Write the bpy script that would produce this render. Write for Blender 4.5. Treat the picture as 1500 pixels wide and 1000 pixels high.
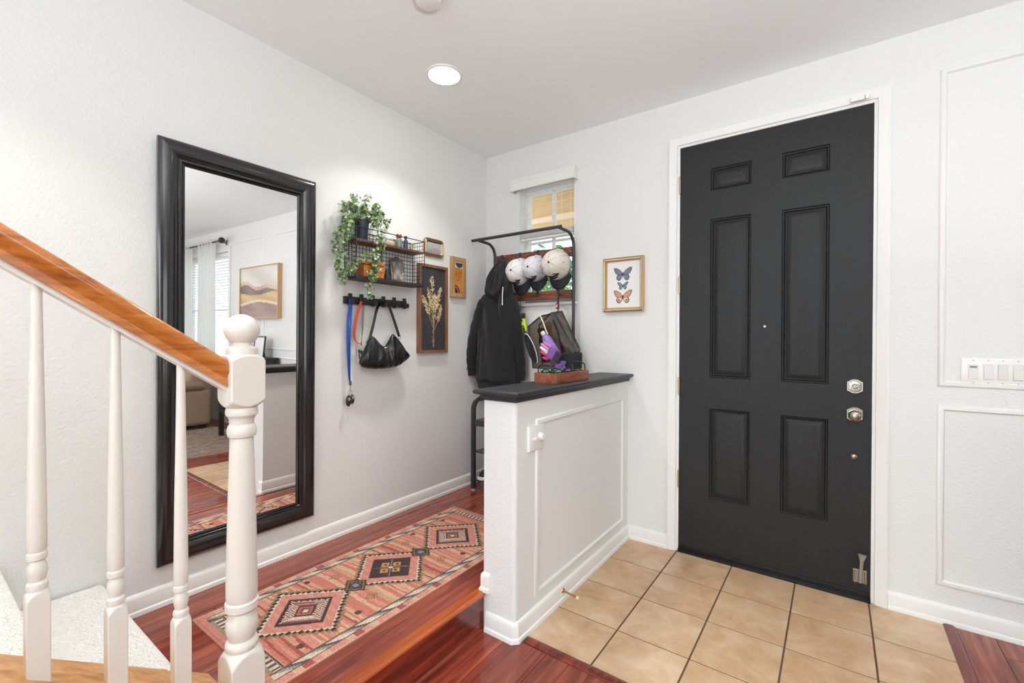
import bpy, math, random
from mathutils import Vector, Matrix, noise
random.seed(7)
PI = math.pi
SC = bpy.context.scene
COL = SC.collection
for o in list(bpy.data.objects):
    bpy.data.objects.remove(o)

# ------------------------------------------------------------------ camera
F_PX, YAW, PITCH, ROLL = 658.19, 0.62373, -0.00601, 0.00349
CAM = Vector((2.2839, -2.8160, 1.2890))
Fv = Vector((-math.sin(YAW), math.cos(YAW), 0)); Rv = Vector((math.cos(YAW), math.sin(YAW), 0)); Uv = Vector((0, 0, 1))
F2 = Fv*math.cos(PITCH) + Uv*math.sin(PITCH); U2 = Uv*math.cos(PITCH) - Fv*math.sin(PITCH)
R3 = Rv*math.cos(ROLL) + U2*math.sin(ROLL); U3 = U2*math.cos(ROLL) - Rv*math.sin(ROLL)
cd = bpy.data.cameras.new('camera'); cam = bpy.data.objects.new('camera', cd); COL.objects.link(cam)
cd.sensor_width = 36; cd.sensor_fit = 'HORIZONTAL'; cd.lens = F_PX*36/1500; cd.clip_start = .05
M = Matrix((R3, U3, -F2)).transposed().to_4x4(); M.translation = CAM; cam.matrix_world = M
SC.camera = cam

# ------------------------------------------------------------------ world, lights, exposure
SC.view_settings.view_transform = 'Standard'; SC.view_settings.look = 'None'
SC.view_settings.gamma = 1; SC.view_settings.use_curve_mapping = False
SC.view_settings.exposure = -0.07
w = bpy.data.worlds.new('world'); SC.world = w; w.use_nodes = True
bg = w.node_tree.nodes['Background']; bg.inputs[0].default_value = (.80, .90, 1, 1); bg.inputs[1].default_value = 2.8
def area(name, loc, rot, sx, sy, power, color=(1, 1, 1), shape='RECTANGLE', spread=PI):
    l = bpy.data.lights.new(name, 'AREA'); l.shape = shape; l.size = sx; l.size_y = sy; l.energy = power; l.color = color; l.spread = spread
    o = bpy.data.objects.new(name, l); COL.objects.link(o); o.location = loc; o.rotation_euler = rot
    return o
H = 2.735
area('patio_window_light', (1.9, -6.30, 1.45), (PI/2, 0, 0), 2.6, 2.1, 68, (.85, .94, 1.0))
area('warm_room_light', (7.70, -3.2, 1.4), (PI/2, 0, PI/2), 3.0, 1.9, 26, (1, .88, .72))  # warm glow of unseen living room lamps, added from the right
DL = [(.535, -1.03), (2.1, -2.75), (1.95, -.95), (3.9, -1.2), (3.9, -3.0), (2.1, -4.6), (3.9, -4.8), (5.8, -2.2), (.62, -2.75)]  # first is the visible downlight; rest unseen, last added to brighten the stairs
DP = [8.0, .8, 1.2, 4, 3, 3, 4, 6, 5.5]
for (x, y), p in zip(DL, DP):
    area('downlight_and_fill', (x, y, H-.03), (0, 0, 0), .15, .15, p, (1, .96, .90), 'DISK', PI*(.62 if x < .6 else .5 if x < 1 else .93))

area('ceiling_fill', (2.9, -3.0, 1.55), (PI, 0, 0), .6, .6, 90, (.88, .96, 1.0))  # unseen upward fill behind the camera, added to brighten the ceiling

# ------------------------------------------------------------------ helpers
def S(r, g, b):
    def f(c):
        c /= 255.0
        return c/12.92 if c <= .04045 else ((c+.055)/1.055)**2.4
    return (f(r), f(g), f(b), 1)

MATS = {}
def mat(name, color=(.8, .8, .8, 1), rough=.5, metal=0, bump=0, bscale=100, coat=0, var=0, vscale=8, emit=0, alpha=1, sheen=0, spec=.5, trans=0):
    if name in MATS: return MATS[name]
    m = bpy.data.materials.new(name); m.use_nodes = True; nt = m.node_tree; N = nt.nodes; Lk = nt.links
    b = N['Principled BSDF']; MATS[name] = m
    b.inputs['Base Color'].default_value = color; b.inputs['Roughness'].default_value = rough; b.inputs['Metallic'].default_value = metal
    b.inputs['Coat Weight'].default_value = coat; b.inputs['Coat Roughness'].default_value = .12
    b.inputs['Specular IOR Level'].default_value = spec; b.inputs['Alpha'].default_value = alpha; b.inputs['Transmission Weight'].default_value = trans
    if sheen: b.inputs['Sheen Weight'].default_value = sheen
    if emit: b.inputs['Emission Color'].default_value = color; b.inputs['Emission Strength'].default_value = emit
    if bump or var:
        tc = N.new('ShaderNodeTexCoord')
    if bump:
        n = N.new('ShaderNodeTexNoise'); n.inputs['Scale'].default_value = bscale; n.inputs['Detail'].default_value = 2
        bp = N.new('ShaderNodeBump'); bp.inputs['Strength'].default_value = bump; bp.inputs['Distance'].default_value = .01
        Lk.new(tc.outputs['Object'], n.inputs['Vector']); Lk.new(n.outputs[0], bp.inputs['Height']); Lk.new(bp.outputs[0], b.inputs['Normal'])
    if var:
        n = N.new('ShaderNodeTexNoise'); n.inputs['Scale'].default_value = vscale; n.inputs['Detail'].default_value = 5
        r = N.new('ShaderNodeValToRGB'); r.color_ramp.elements[0].position = .3; r.color_ramp.elements[1].position = .7
        r.color_ramp.elements[0].color = tuple(c*(1-var) for c in color[:3])+(1,); r.color_ramp.elements[1].color = tuple(min(1, c*(1+var)) for c in color[:3])+(1,)
        Lk.new(tc.outputs['Object'], n.inputs['Vector']); Lk.new(n.outputs[0], r.inputs[0]); Lk.new(r.outputs[0], b.inputs['Base Color'])
    return m

def wood(name, cols, stretch=(12, 1, 12), scale=3, rough=.3, coat=0, bump=.05, rnd=True, dist=.6):
    """grain stretched along the axis with the smallest stretch; cols = list of (pos, colour)"""
    if name in MATS: return MATS[name]
    m = bpy.data.materials.new(name); m.use_nodes = True; nt = m.node_tree; N = nt.nodes; Lk = nt.links
    b = N['Principled BSDF']; MATS[name] = m
    tc = N.new('ShaderNodeTexCoord'); mp = N.new('ShaderNodeMapping'); mp.inputs['Scale'].default_value = stretch
    oi = N.new('ShaderNodeObjectInfo'); mul = N.new('ShaderNodeMath'); mul.operation = 'MULTIPLY'; mul.inputs[1].default_value = 37.0 if rnd else 0
    ad = N.new('ShaderNodeVectorMath'); ad.operation = 'ADD'
    Lk.new(oi.outputs['Random'], mul.inputs[0]); Lk.new(tc.outputs['Object'], mp.inputs['Vector'])
    Lk.new(mp.outputs[0], ad.inputs[0]); Lk.new(mul.outputs[0], ad.inputs[1])
    n1 = N.new('ShaderNodeTexNoise'); n1.inputs['Scale'].default_value = scale; n1.inputs['Detail'].default_value = 6; n1.inputs['Roughness'].default_value = .62; n1.inputs['Distortion'].default_value = dist
    Lk.new(ad.outputs[0], n1.inputs['Vector'])
    r = N.new('ShaderNodeValToRGB'); cr = r.color_ramp
    cr.elements[0].position = cols[0][0]; cr.elements[0].color = cols[0][1]; cr.elements[1].position = cols[-1][0]; cr.elements[1].color = cols[-1][1]
    for p, c in cols[1:-1]:
        e = cr.elements.new(p); e.color = c
    Lk.new(n1.outputs[0], r.inputs[0]); Lk.new(r.outputs[0], b.inputs['Base Color'])
    b.inputs['Roughness'].default_value = rough; b.inputs['Coat Weight'].default_value = coat; b.inputs['Coat Roughness'].default_value = .08
    if bump:
        bp = N.new('ShaderNodeBump'); bp.inputs['Strength'].default_value = bump; bp.inputs['Distance'].default_value = .003
        Lk.new(n1.outputs[0], bp.inputs['Height']); Lk.new(bp.outputs[0], b.inputs['Normal'])
    return m

def attrmat(name, rough=.9, bump=0, bscale=400):
    """colour read from the mesh's own colour attribute: woven or printed patterns"""
    if name in MATS: return MATS[name]
    m = mat(name, rough=rough, bump=bump, bscale=bscale); nt = m.node_tree
    a = nt.nodes.new('ShaderNodeVertexColor'); a.layer_name = 'Col'
    nt.links.new(a.outputs[0], nt.nodes['Principled BSDF'].inputs['Base Color'])
    return m

class MB:
    def __init__(s): s.v = []; s.f = []; s.c = []
    def add(s, vs, fs, col=None):
        b = len(s.v); s.v += [tuple(p) for p in vs]; s.f += [tuple(b+i for i in f) for f in fs]
        s.c += [col]*len(fs); return s
    def box(s, x0, x1, y0, y1, z0, z1, col=None):
        return s.add([(x0, y0, z0), (x1, y0, z0), (x1, y1, z0), (x0, y1, z0), (x0, y0, z1), (x1, y0, z1), (x1, y1, z1), (x0, y1, z1)],
            [(0, 3, 2, 1), (4, 5, 6, 7), (0, 1, 5, 4), (1, 2, 6, 5), (2, 3, 7, 6), (3, 0, 4, 7)], col)
    def obox(s, c, ax, hx, hy, hz, col=None):
        c = Vector(c); X, Y, Z = [Vector(a).normalized() for a in ax]
        vs = [c+X*(i*hx)+Y*(j*hy)+Z*(k*hz) for k in (-1, 1) for j, i in ((-1, -1), (-1, 1), (1, 1), (1, -1))]
        return s.add(vs, [(0, 3, 2, 1), (4, 5, 6, 7), (0, 1, 5, 4), (1, 2, 6, 5), (2, 3, 7, 6), (3, 0, 4, 7)], col)
    def bar(s, p0, p1, w, t, up=(0, 0, 1)):
        p0 = Vector(p0); p1 = Vector(p1); d = (p1-p0); Lh = d.length/2; d.normalize(); u = Vector(up); sx = d.cross(u)
        if sx.length < 1e-4: sx = d.cross(Vector((1, 0, 0)))
        sx.normalize(); u = sx.cross(d); return s.obox((p0+p1)/2, (d, sx, u), Lh, w/2, t/2)
    def tube(s, pts, r, n=10, caps=True, closed=False, flat=1.0, up=None):
        P = [Vector(p) for p in pts]; m = len(P); rs = r if isinstance(r, (list, tuple)) else [r]*m
        base = len(s.v); ref = None
        for i, p in enumerate(P):
            if closed: t = P[(i+1) % m]-P[i-1]
            else: t = P[min(i+1, m-1)]-P[max(i-1, 0)]
            t.normalize()
            if up is not None: a = Vector(up)
            elif ref is None: a = Vector((0, 0, 1)) if abs(t.z) < .9 else Vector((1, 0, 0))
            else: a = ref
            b1 = (a - t*a.dot(t))
            if b1.length < 1e-5: b1 = t.orthogonal()
            b1.normalize(); b2 = t.cross(b1); ref = b1
            for k in range(n):
                th = 2*PI*k/n; s.v.append(tuple(p + b1*(rs[i]*math.cos(th)) + b2*(rs[i]*flat*math.sin(th))))
        mm = m if closed else m-1
        for i in range(mm):
            a = base+i*n; b = base+((i+1) % m)*n
            for k in range(n):
                s.f.append((a+k, a+(k+1) % n, b+(k+1) % n, b+k)); s.c.append(None)
        if caps and not closed:
            s.f.append(tuple(base+k for k in reversed(range(n)))); s.c.append(None)
            s.f.append(tuple(base+(m-1)*n+k for k in range(n))); s.c.append(None)
        return s
    def cyl(s, p0, p1, r, r1=None, n=16): return s.tube([p0, p1], [r, r if r1 is None else r1], n)
    def lathe(s, org, prof, n=24, axis=(0, 0, 1), half=None):
        """prof = [(r, h)] or [(r, h, half)] along axis; half squares a ring off"""
        o = Vector(org); A = Vector(axis).normalized(); B = Vector((1, 0, 0)) if abs(A.x) < .9 else Vector((0, 0, 1))
        B = (B-A*A.dot(B)).normalized(); Cc = A.cross(B); base = len(s.v)
        for pr in prof:
            r, h = pr[0], pr[1]; hf = pr[2] if len(pr) > 2 else None
            for k in range(n):
                th = 2*PI*(k+.5)/n; rr = r
                if hf: rr = min(r, hf/max(abs(math.cos(th)), abs(math.sin(th))))
                s.v.append(tuple(o + A*h + B*(rr*math.cos(th)) + Cc*(rr*math.sin(th))))
        for i in range(len(prof)-1):
            for k in range(n):
                a = base+i*n; b = a+n
                s.f.append((a+k, a+(k+1) % n, b+(k+1) % n, b+k)); s.c.append(None)
        s.f.append(tuple(base+k for k in reversed(range(n)))); s.c.append(None)
        s.f.append(tuple(base+(len(prof)-1)*n+k for k in range(n))); s.c.append(None)
        return s
    def ball(s, c, rx, ry=None, rz=None, n=16, m=10, col=None):
        ry = rx if ry is None else ry; rz = rx if rz is None else rz
        vs = [(c[0], c[1], c[2]+rz)]; fs = []
        for i in range(1, m):
            ph = PI*i/m
            for k in range(n): vs.append((c[0]+rx*math.sin(ph)*math.cos(2*PI*k/n), c[1]+ry*math.sin(ph)*math.sin(2*PI*k/n), c[2]+rz*math.cos(ph)))
        vs.append((c[0], c[1], c[2]-rz)); L = len(vs)-1
        for k in range(n):
            fs.append((0, 1+k, 1+(k+1) % n)); fs.append((L, 1+(m-2)*n+(k+1) % n, 1+(m-2)*n+k))
            for i in range(m-2): fs.append((1+i*n+k, 1+(i+1)*n+k, 1+(i+1)*n+(k+1) % n, 1+i*n+(k+1) % n))
        return s.add(vs, fs, col)
    def rings(s, mp, a0, a1, b0, b1, prof, fill=False, bottom=True, back=False, col=None):
        """mitred rectangular frame: prof = [(inset, height)]; mp(a, b, h) -> world"""
        n = len(prof); vs = []
        for u, h in prof:
            bb = b0+u if bottom else b0
            vs += [mp(a0+u, bb, h), mp(a1-u, bb, h), mp(a1-u, b1-u, h), mp(a0+u, b1-u, h)]
        fs = []
        for i in range(n-1):
            for k in range(4):
                if k == 0 and not bottom: continue
                fs.append((i*4+k, i*4+(k+1) % 4, (i+1)*4+(k+1) % 4, (i+1)*4+k))
        if fill: fs.append(tuple((n-1)*4+k for k in range(4)))
        return s.add(vs, fs, col)
    def sweep(s, pts, prof, closed=False, z=0, ends=True):
        """profile (out, up) along a polyline in XY, mitred; out is to the left of travel"""
        P = [Vector((p[0], p[1])) for p in pts]; m = len(P); base = len(s.v); k = len(prof)
        for i in range(m):
            a = P[i]-P[i-1] if (i or closed) else P[1]-P[0]
            b = P[(i+1) % m]-P[i] if (i < m-1 or closed) else a
            a = a.normalized(); b = b.normalized(); na = Vector((-a.y, a.x)); nb = Vector((-b.y, b.x))
            nn = (na+nb); nn = nn/ (nn.dot(na)) if nn.length > 1e-4 else na
            for o_, u_ in prof: s.v.append((P[i].x+nn.x*o_, P[i].y+nn.y*o_, z+u_))
        for i in range(m if closed else m-1):
            a = base+i*k; b = base+((i+1) % m)*k
            for j in range(k-1):
                s.f.append((a+j, b+j, b+j+1, a+j+1)); s.c.append(None)
        if ends and not closed:
            s.f.append(tuple(base+j for j in range(k))); s.c.append(None)
            s.f.append(tuple(base+(m-1)*k+j for j in reversed(range(k)))); s.c.append(None)
        return s
    def poly(s, pts, thick, nrm, col=None):
        """flat outline (3D points) with thickness along nrm"""
        n = len(pts); d = Vector(nrm)*thick; a = [Vector(p) for p in pts]; b = [p+d for p in a]
        fs = [tuple(range(n, 2*n)), tuple(reversed(range(n)))] + [(i, (i+1) % n, n+(i+1) % n, n+i) for i in range(n)]
        return s.add(a+b, fs, col)

WL = {}
def link(o, parent):
    COL.objects.link(o)
    if parent is not None: o.parent = parent
def build(name, mb, m, parent=None, smooth=None, bevel=0, org=None, solid=0, sub=0):
    """mesh object; vertices given in world space are kept there, origin at the parent's (or org)"""
    og = Vector(org) if org is not None else (WL[parent.name] if parent is not None else Vector((0, 0, 0)))
    me = bpy.data.meshes.new(name); me.from_pydata([tuple(Vector(v)-og) for v in mb.v], [], mb.f); me.validate(clean_customdata=False)
    if any(c is not None for c in mb.c) and len(me.polygons) == len(mb.f):
        ca = me.color_attributes.new('Col', 'FLOAT_COLOR', 'CORNER'); buf = []
        for c, f in zip(mb.c, mb.f): buf += list(c or (.5, .5, .5, 1))*len(f)
        ca.data.foreach_set('color', buf)
    import bmesh
    b = bmesh.new(); b.from_mesh(me); bmesh.ops.recalc_face_normals(b, faces=b.faces); b.to_mesh(me); b.free()
    if smooth is not None:
        me.polygons.foreach_set('use_smooth', [True]*len(me.polygons)); me.set_sharp_from_angle(angle=math.radians(smooth))
    me.materials.append(m)
    o = bpy.data.objects.new(name, me); link(o, parent); WL[o.name] = og
    o.location = og - (WL[parent.name] if parent is not None else Vector((0, 0, 0)))
    if solid:
        md = o.modifiers.new('solid', 'SOLIDIFY'); md.thickness = solid; md.offset = 0
    if bevel:
        md = o.modifiers.new('bevel', 'BEVEL'); md.width = bevel; md.segments = 2; md.limit_method = 'ANGLE'; md.angle_limit = math.radians(40)
    if sub:
        md = o.modifiers.new('sub', 'SUBSURF'); md.levels = sub; md.render_levels = sub
    return o
def tag(o, label, cat, group=None, kind=None):
    o['label'] = label; o['category'] = cat
    if group: o['group'] = group
    if kind: o['kind'] = kind
    return o
def thing(name, loc, label, cat, group=None):
    o = bpy.data.objects.new(name, None); COL.objects.link(o); o.location = loc; WL[o.name] = Vector(loc); o.empty_display_size = .1
    return tag(o, label, cat, group)
def struct(name, mb, m, parent=None, **k):
    o = build(name, mb, m, parent, **k)
    if parent is None: o['kind'] = 'structure'
    return o
mpL = lambda a, b, h: (h, a, b)            # left wall, a = y, b = z, h = out of the wall
mpD = lambda a, b, h: (a, -h, b)           # entry wall, a = x, b = z

# ------------------------------------------------------------------ materials
WALLM = mat('wall_paint', S(229, 229, 226), .55, bump=.24, bscale=85)
CEILM = mat('ceiling_paint', S(246, 249, 249), .8, bump=.05, bscale=80)
TRIM = mat('trim_paint', S(236, 234, 230), .38)
RAILW = mat('railing_paint', S(226, 220, 210), .33, bump=.02, bscale=60)
CHERRY = [(.28, S(92, 32, 24)), (.42, S(120, 48, 34)), (.55, S(146, 66, 45)), (.72, S(180, 90, 60))]
FLOORM = wood('cherry_laminate', CHERRY, (26, 1.6, 26), 1.0, .24, coat=.35, bump=.02, dist=.9)
RISERM = wood('cherry_riser', [(.3, S(70, 22, 18)), (.5, S(112, 38, 26)), (.7, S(160, 66, 42))], (26, 1.6, 26), 1.0, .22, coat=.3, bump=.02)
NOSEM = wood('nosing_wood', [(.3, S(140, 62, 30)), (.55, S(184, 92, 44)), (.75, S(208, 118, 60))], (30, 1.5, 30), 1.0, .2, coat=.5, bump=.02)
OAK = wood('honey_oak', [(.28, S(138, 72, 26)), (.5, S(186, 108, 42)), (.72, S(214, 140, 66))], (34, 2.2, 34), 1.2, .22, coat=.6, bump=.03)
CAPOAK = wood('pale_oak', [(.28, S(168, 108, 60)), (.5, S(200, 146, 92)), (.72, S(222, 176, 124))], (30, 2.2, 30), 1.2, .35, bump=.03)
BLACKM = mat('black_satin', S(38, 38, 40), .42)
IRON = mat('dark_iron', S(58, 60, 66), .4, metal=.3)
NICKEL = mat('satin_nickel', S(158, 150, 138), .3, metal=1)
BRASS = mat('brass', S(190, 150, 96), .25, metal=1)
WHITEP = mat('white_plastic', S(238, 236, 232), .3)

# tile
def tilemat():
    m = mat('beige_tile', S(205, 172, 140), .34, bump=.03, bscale=25); nt = m.node_tree; N = nt.nodes; Lk = nt.links; b = N['Principled BSDF']
    tc = N.new('ShaderNodeTexCoord'); oi = N.new('ShaderNodeObjectInfo'); mul = N.new('ShaderNodeMath'); mul.operation = 'MULTIPLY'; mul.inputs[1].default_value = 53
    ad = N.new('ShaderNodeVectorMath'); n = N.new('ShaderNodeTexNoise'); n.inputs['Scale'].default_value = 7; n.inputs['Detail'].default_value = 7; n.inputs['Roughness'].default_value = .65; n.inputs['Distortion'].default_value = .5
    Lk.new(oi.outputs['Random'], mul.inputs[0]); Lk.new(tc.outputs['Object'], ad.inputs[0]); Lk.new(mul.outputs[0], ad.inputs[1]); Lk.new(ad.outputs[0], n.inputs['Vector'])
    r = N.new('ShaderNodeValToRGB'); cr = r.color_ramp; cr.elements[0].position = .3; cr.elements[0].color = S(186, 146, 110); cr.elements[1].position = .72; cr.elements[1].color = S(222, 196, 166)
    e = cr.elements.new(.5); e.color = S(206, 170, 134)
    Lk.new(n.outputs[0], r.inputs[0]); Lk.new(r.outputs[0], b.inputs['Base Color']); return m
TILEM = tilemat()
GROUT = mat('grout', S(98, 74, 56), .95)

# ------------------------------------------------------------------ room shell
X1, Y0, LZ = 8.0, -6.6, .169
def wall_holes(mb, u0, u1, z0, z1, holes, f):
    us = sorted({u0, u1, *[h[0] for h in holes], *[h[1] for h in holes]}); zs = sorted({z0, z1, *[h[2] for h in holes], *[h[3] for h in holes]})
    for a, b in zip(us, us[1:]):
        run = None
        for c, d in zip(zs, zs[1:]):
            mx, mz = (a+b)/2, (c+d)/2
            if any(h[0] < mx < h[1] and h[2] < mz < h[3] for h in holes):
                if run: f(mb, a, b, *run); run = None
            else: run = (run[0], d) if run else (c, d)
        if run: f(mb, a, b, *run)
WIN = (.325, .79, 1.555, 2.425); DOOR = (1.497, 2.447, -.02, 2.465); LWIN = (4.72, 6.35, .75, 2.42)
mb = MB(); wall_holes(mb, -.13, X1, -.05, H+.02, [WIN, DOOR, LWIN], lambda m_, a, b, c, d: m_.box(a, b, 0, .15, c, d)); struct('wall_front', mb, WALLM)
struct('wall_left', MB().box(-.13, 0, Y0, 0, -.05, H+.02), WALLM)
mb = MB(); wall_holes(mb, -.13, X1+.1, -.05, H+.02, [(.6, 3.2, .4, 2.5)], lambda m_, a, b, c, d: m_.box(a, b, Y0-.1, Y0, c, d)); struct('wall_back', mb, WALLM)
mb = MB(); wall_holes(mb, Y0, .0, -.05, H+.02, [(-4.7, -1.7, .45, 2.35)], lambda m_, a, b, c, d: m_.box(X1, X1+.1, a, b, c, d)); struct('wall_right', mb, WALLM)
struct('ceiling', MB().box(-.13, X1+.1, Y0-.1, .15, H, H+.08), CEILM)
fl = struct('floor', MB().box(1.0, X1, Y0, 0, -.06, -.008), mat('subfloor', S(90, 50, 36), .8))
ld = struct('floor_landing', MB().box(0, 1.015, -2.62, 0, -.008, LZ-.009), mat('subfloor', None))
# planks share one mesh
def plank_mesh(w, L, h):
    me = bpy.data.meshes.new('plank'); mb = MB(); g = .0009; c = .0012
    vs = []
    for u, z in ((g, -h), (g, -c), (g+c, 0)):
        vs += [(-w/2+u, -L/2+u, z), (w/2-u, -L/2+u, z), (w/2-u, L/2-u, z), (-w/2+u, L/2-u, z)]
    fs = [(i*4+k, i*4+(k+1) % 4, i*4+4+(k+1) % 4, i*4+4+k) for i in (0, 1) for k in range(4)] + [(8, 9, 10, 11)]
    me.from_pydata(vs, [], fs); return me
PM = {}
def plank(x0, x1, y0, y1, z, parent, m, h=.008, name='plank'):
    key = (round(x1-x0, 4), round(y1-y0, 4), m.name)
    if key not in PM:
        PM[key] = plank_mesh(x1-x0, y1-y0, h); PM[key].materials.append(m)
    o = bpy.data.objects.new(name, PM[key]); COL.objects.link(o); o.parent = parent; o.location = Vector(((x0+x1)/2, (y0+y1)/2, z)) - WL[parent.name]
    return o
PW, PL = .19, 1.215
TX0, TX1, TY = 1.215, 2.695, -1.212
xs = [1.03, 1.144]
while xs[-1] < X1-.01: xs.append(min(xs[-1]+PW, X1))
for i, (a, b) in enumerate(zip(xs, xs[1:])):
    off = (i*.43) % 1.0*PL
    ys = [Y0]; y = Y0+off
    while y < 0-.02:
        if y > Y0+.05: ys.append(y)
        y += PL
    ys.append(0)
    for c, d in zip(ys, ys[1:]):
        if b > TX0-.02 and a < TX1+.02:      # trimmed where the tile field lies
            if a > TX0-.1 and a < TX1 and b > TX1+.03:
                pass
            if c > TY-.03: 
                if b > TX1+.03: plank(TX1+.035, b, c, d, 0, fl, FLOORM)
                continue
            if b > TX1+.03 and d > TY:
                plank(a, b, c, TY-.03, 0, fl, FLOORM); plank(TX1+.035, b, TY-.03, d, 0, fl, FLOORM); continue
            plank(a, b, c, min(d, TY-.03), 0, fl, FLOORM)
        else: plank(a, b, c, d, 0, fl, FLOORM)
xs = [0.012+PW*i for i in range(6)]; xs[-1] = .985
for i, (a, b) in enumerate(zip(xs, xs[1:])):
    ys = [-2.6, -2.6+.35+.6*((i*.37) % 1.4)]
    while ys[-1]+PL < -.02: ys.append(ys[-1]+PL)
    ys.append(-.012)
    for c, d in zip(ys, ys[1:]): plank(a, b, c, d, LZ, ld, FLOORM)
# tiles
tf = struct('floor_entry', MB().box(TX0-.04, TX1+.005, TY-.005, -.0, -.02, -.0010), GROUT)
def tile_mesh(w, L):
    vs = []
    for u, z in ((0, -.015), (0, -.0012), (.0008, 0)):
        vs += [(-w/2+u, -L/2+u, z), (w/2-u, -L/2+u, z), (w/2-u, L/2-u, z), (-w/2+u, L/2-u, z)]
    me = bpy.data.meshes.new('tile'); me.from_pydata(vs, [], [(i*4+k, i*4+(k+1) % 4, i*4+4+(k+1) % 4, i*4+4+k) for i in (0, 1) for k in range(4)] + [(8, 9, 10, 11)]); me.materials.append(TILEM); return me
TMs = {}
tx = [1.2 , 1.5068] + [1.5068+.3059*i for i in (1, 2, 3)] + [TX1+.003]
ty = [0, -.3184, -.6243, -.9302, TY]
for a, b in zip(tx, tx[1:]):
    for d, c in zip(ty, ty[1:]):
        gw, gh = .0035, .0026
        k = (round(b-a, 3), round(d-c, 3))
        if k not in TMs: TMs[k] = tile_mesh(b-a-2*gw, d-c-2*gh)
        o = bpy.data.objects.new('tile', TMs[k]); COL.objects.link(o); o.parent = tf; o.location = ((a+b)/2, (c+d)/2, 0)
# transition strips, nosing, riser
prof = [(-.022, 0), (-.020, .004), (-.01, .008), (.01, .008), (.020, .004), (.022, 0)]
struct('trim_1', MB().sweep([(TX0, TY-.008), (TX1+.02, TY-.008), ], prof).sweep([(TX1+.014, TY-.02), (TX1+.014, -.014)], prof), RISERM, smooth=40)
mb = MB().sweep([(1.008, -1.27), (1.008, -2.62)], [(-.024, -.001), (-.022, .004), (.014, .004), (.022, .001), (.026, -.007), (.024, -.016), (.014, -.022), (-.024, -.022)], z=LZ)
struct('trim_2', mb, NOSEM, smooth=50)
rs = struct('trim_3', MB().box(1.014, 1.0155, -2.62, -1.27, 0, LZ-.02), RISERM)
for c, d in ((-2.62, -1.455), (-1.455, -1.27)):
    me = MB().box(1.0155, 1.022, c+.0006, d-.0006, .0, LZ-.021); build('plank', me, RISERM, rs)
struct('trim_4', MB().sweep([(1.022, -1.285), (1.022, -2.62)], [(0, 0), (.010, 0), (.009, .006), (0, .010)], z=0), RISERM)

# half wall
KX0, KX1, KY, KZ = 1.02, 1.190, -1.268, 1.021
pts = [(KX0, 0), (KX0, KY)]
R = .018
for i in range(7):
    a = -PI/2 + i*PI/12; pts.append((KX1-R+R*math.cos(a), KY+R+R*math.sin(a)))
pts.append((KX1, 0))
mb = MB(); n = len(pts)
mb.add([(p[0], p[1], 0) for p in pts]+[(p[0], p[1], KZ) for p in pts], [tuple(range(n, 2*n)), tuple(reversed(range(n)))] + [(i, (i+1) % n, n+(i+1) % n, n+i) for i in range(n)])
struct('wall_half', mb, WALLM, smooth=35)
CAPM = mat('charcoal_cap_paint', S(50, 51, 55), .42, spec=.35, bump=.02, bscale=40, var=.08, vscale=12)
capp = [(0, 0), (.008, 0), (.010, .012), (.014, .020), (.014, .026), (.030, .026), (.036, .030), (.038, .036), (.036, .042), (.030, .046), (0, .046)]
mb = MB().sweep([(KX1, 0), (KX1, KY), (KX0, KY), (KX0, 0)], capp, z=KZ-.002, ends=True)
mb.box(KX0, KX1, KY, 0, KZ+.001, KZ+.044)
struct('trim_5', mb, CAPM, smooth=40)
CAPZ = KZ+.044
BB = [(0, 0), (.020, 0), (.020, .010), (.018, .017), (.013, .021), (.013, .068), (.009, .078), (.004, .083), (0, .085)]
struct('baseboard_half', MB().sweep([(KX1, -.001), (KX1, KY+.014), (KX1-.014, KY), (1.036, KY)], BB, z=0), TRIM, smooth=30)
struct('baseboard_landing', MB().sweep([(1.058, KY), (KX0, KY), (KX0, -.01)], [(o_*.8, u_) for o_, u_ in BB], z=LZ), TRIM, smooth=30)
struct('baseboard_left', MB().sweep([(0, 0), (0, -2.30)], [(o_, u_) for o_, u_ in BB], z=LZ), TRIM, smooth=30)
struct('baseboard_front', MB().sweep([(1.446, 0), (KX1+.012, 0)], BB).sweep([(X1, 0), (2.496, 0)], BB).sweep([(KX0, 0), (.013, 0)], BB, z=LZ), TRIM, smooth=30)
struct('baseboard_right', MB().sweep([(X1, Y0), (X1, 0)], BB), TRIM)
struct('baseboard_back', MB().sweep([(.95, Y0), (X1, Y0)], BB), TRIM)
# panel mouldings
PMD = [(0, 0), (.003, .006), (.009, .009), (.014, .007), (.020, .010), (.025, .005), (.027, 0)]
mpK = lambda a, b, h: (KX1+h, a, b)
struct('trim_6', MB().rings(mpK, -1.115, -.085, .128, .928, PMD), TRIM, smooth=50)
mb = MB()
for a, b in ((2.665, 3.71), (3.79, 4.60), (6.48, 7.60)):
    mb.rings(mpD, a, b, 1.077, 2.525, PMD); mb.rings(mpD, a, b, .167, .995, PMD)
struct('trim_7', mb, TRIM, smooth=50)

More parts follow.
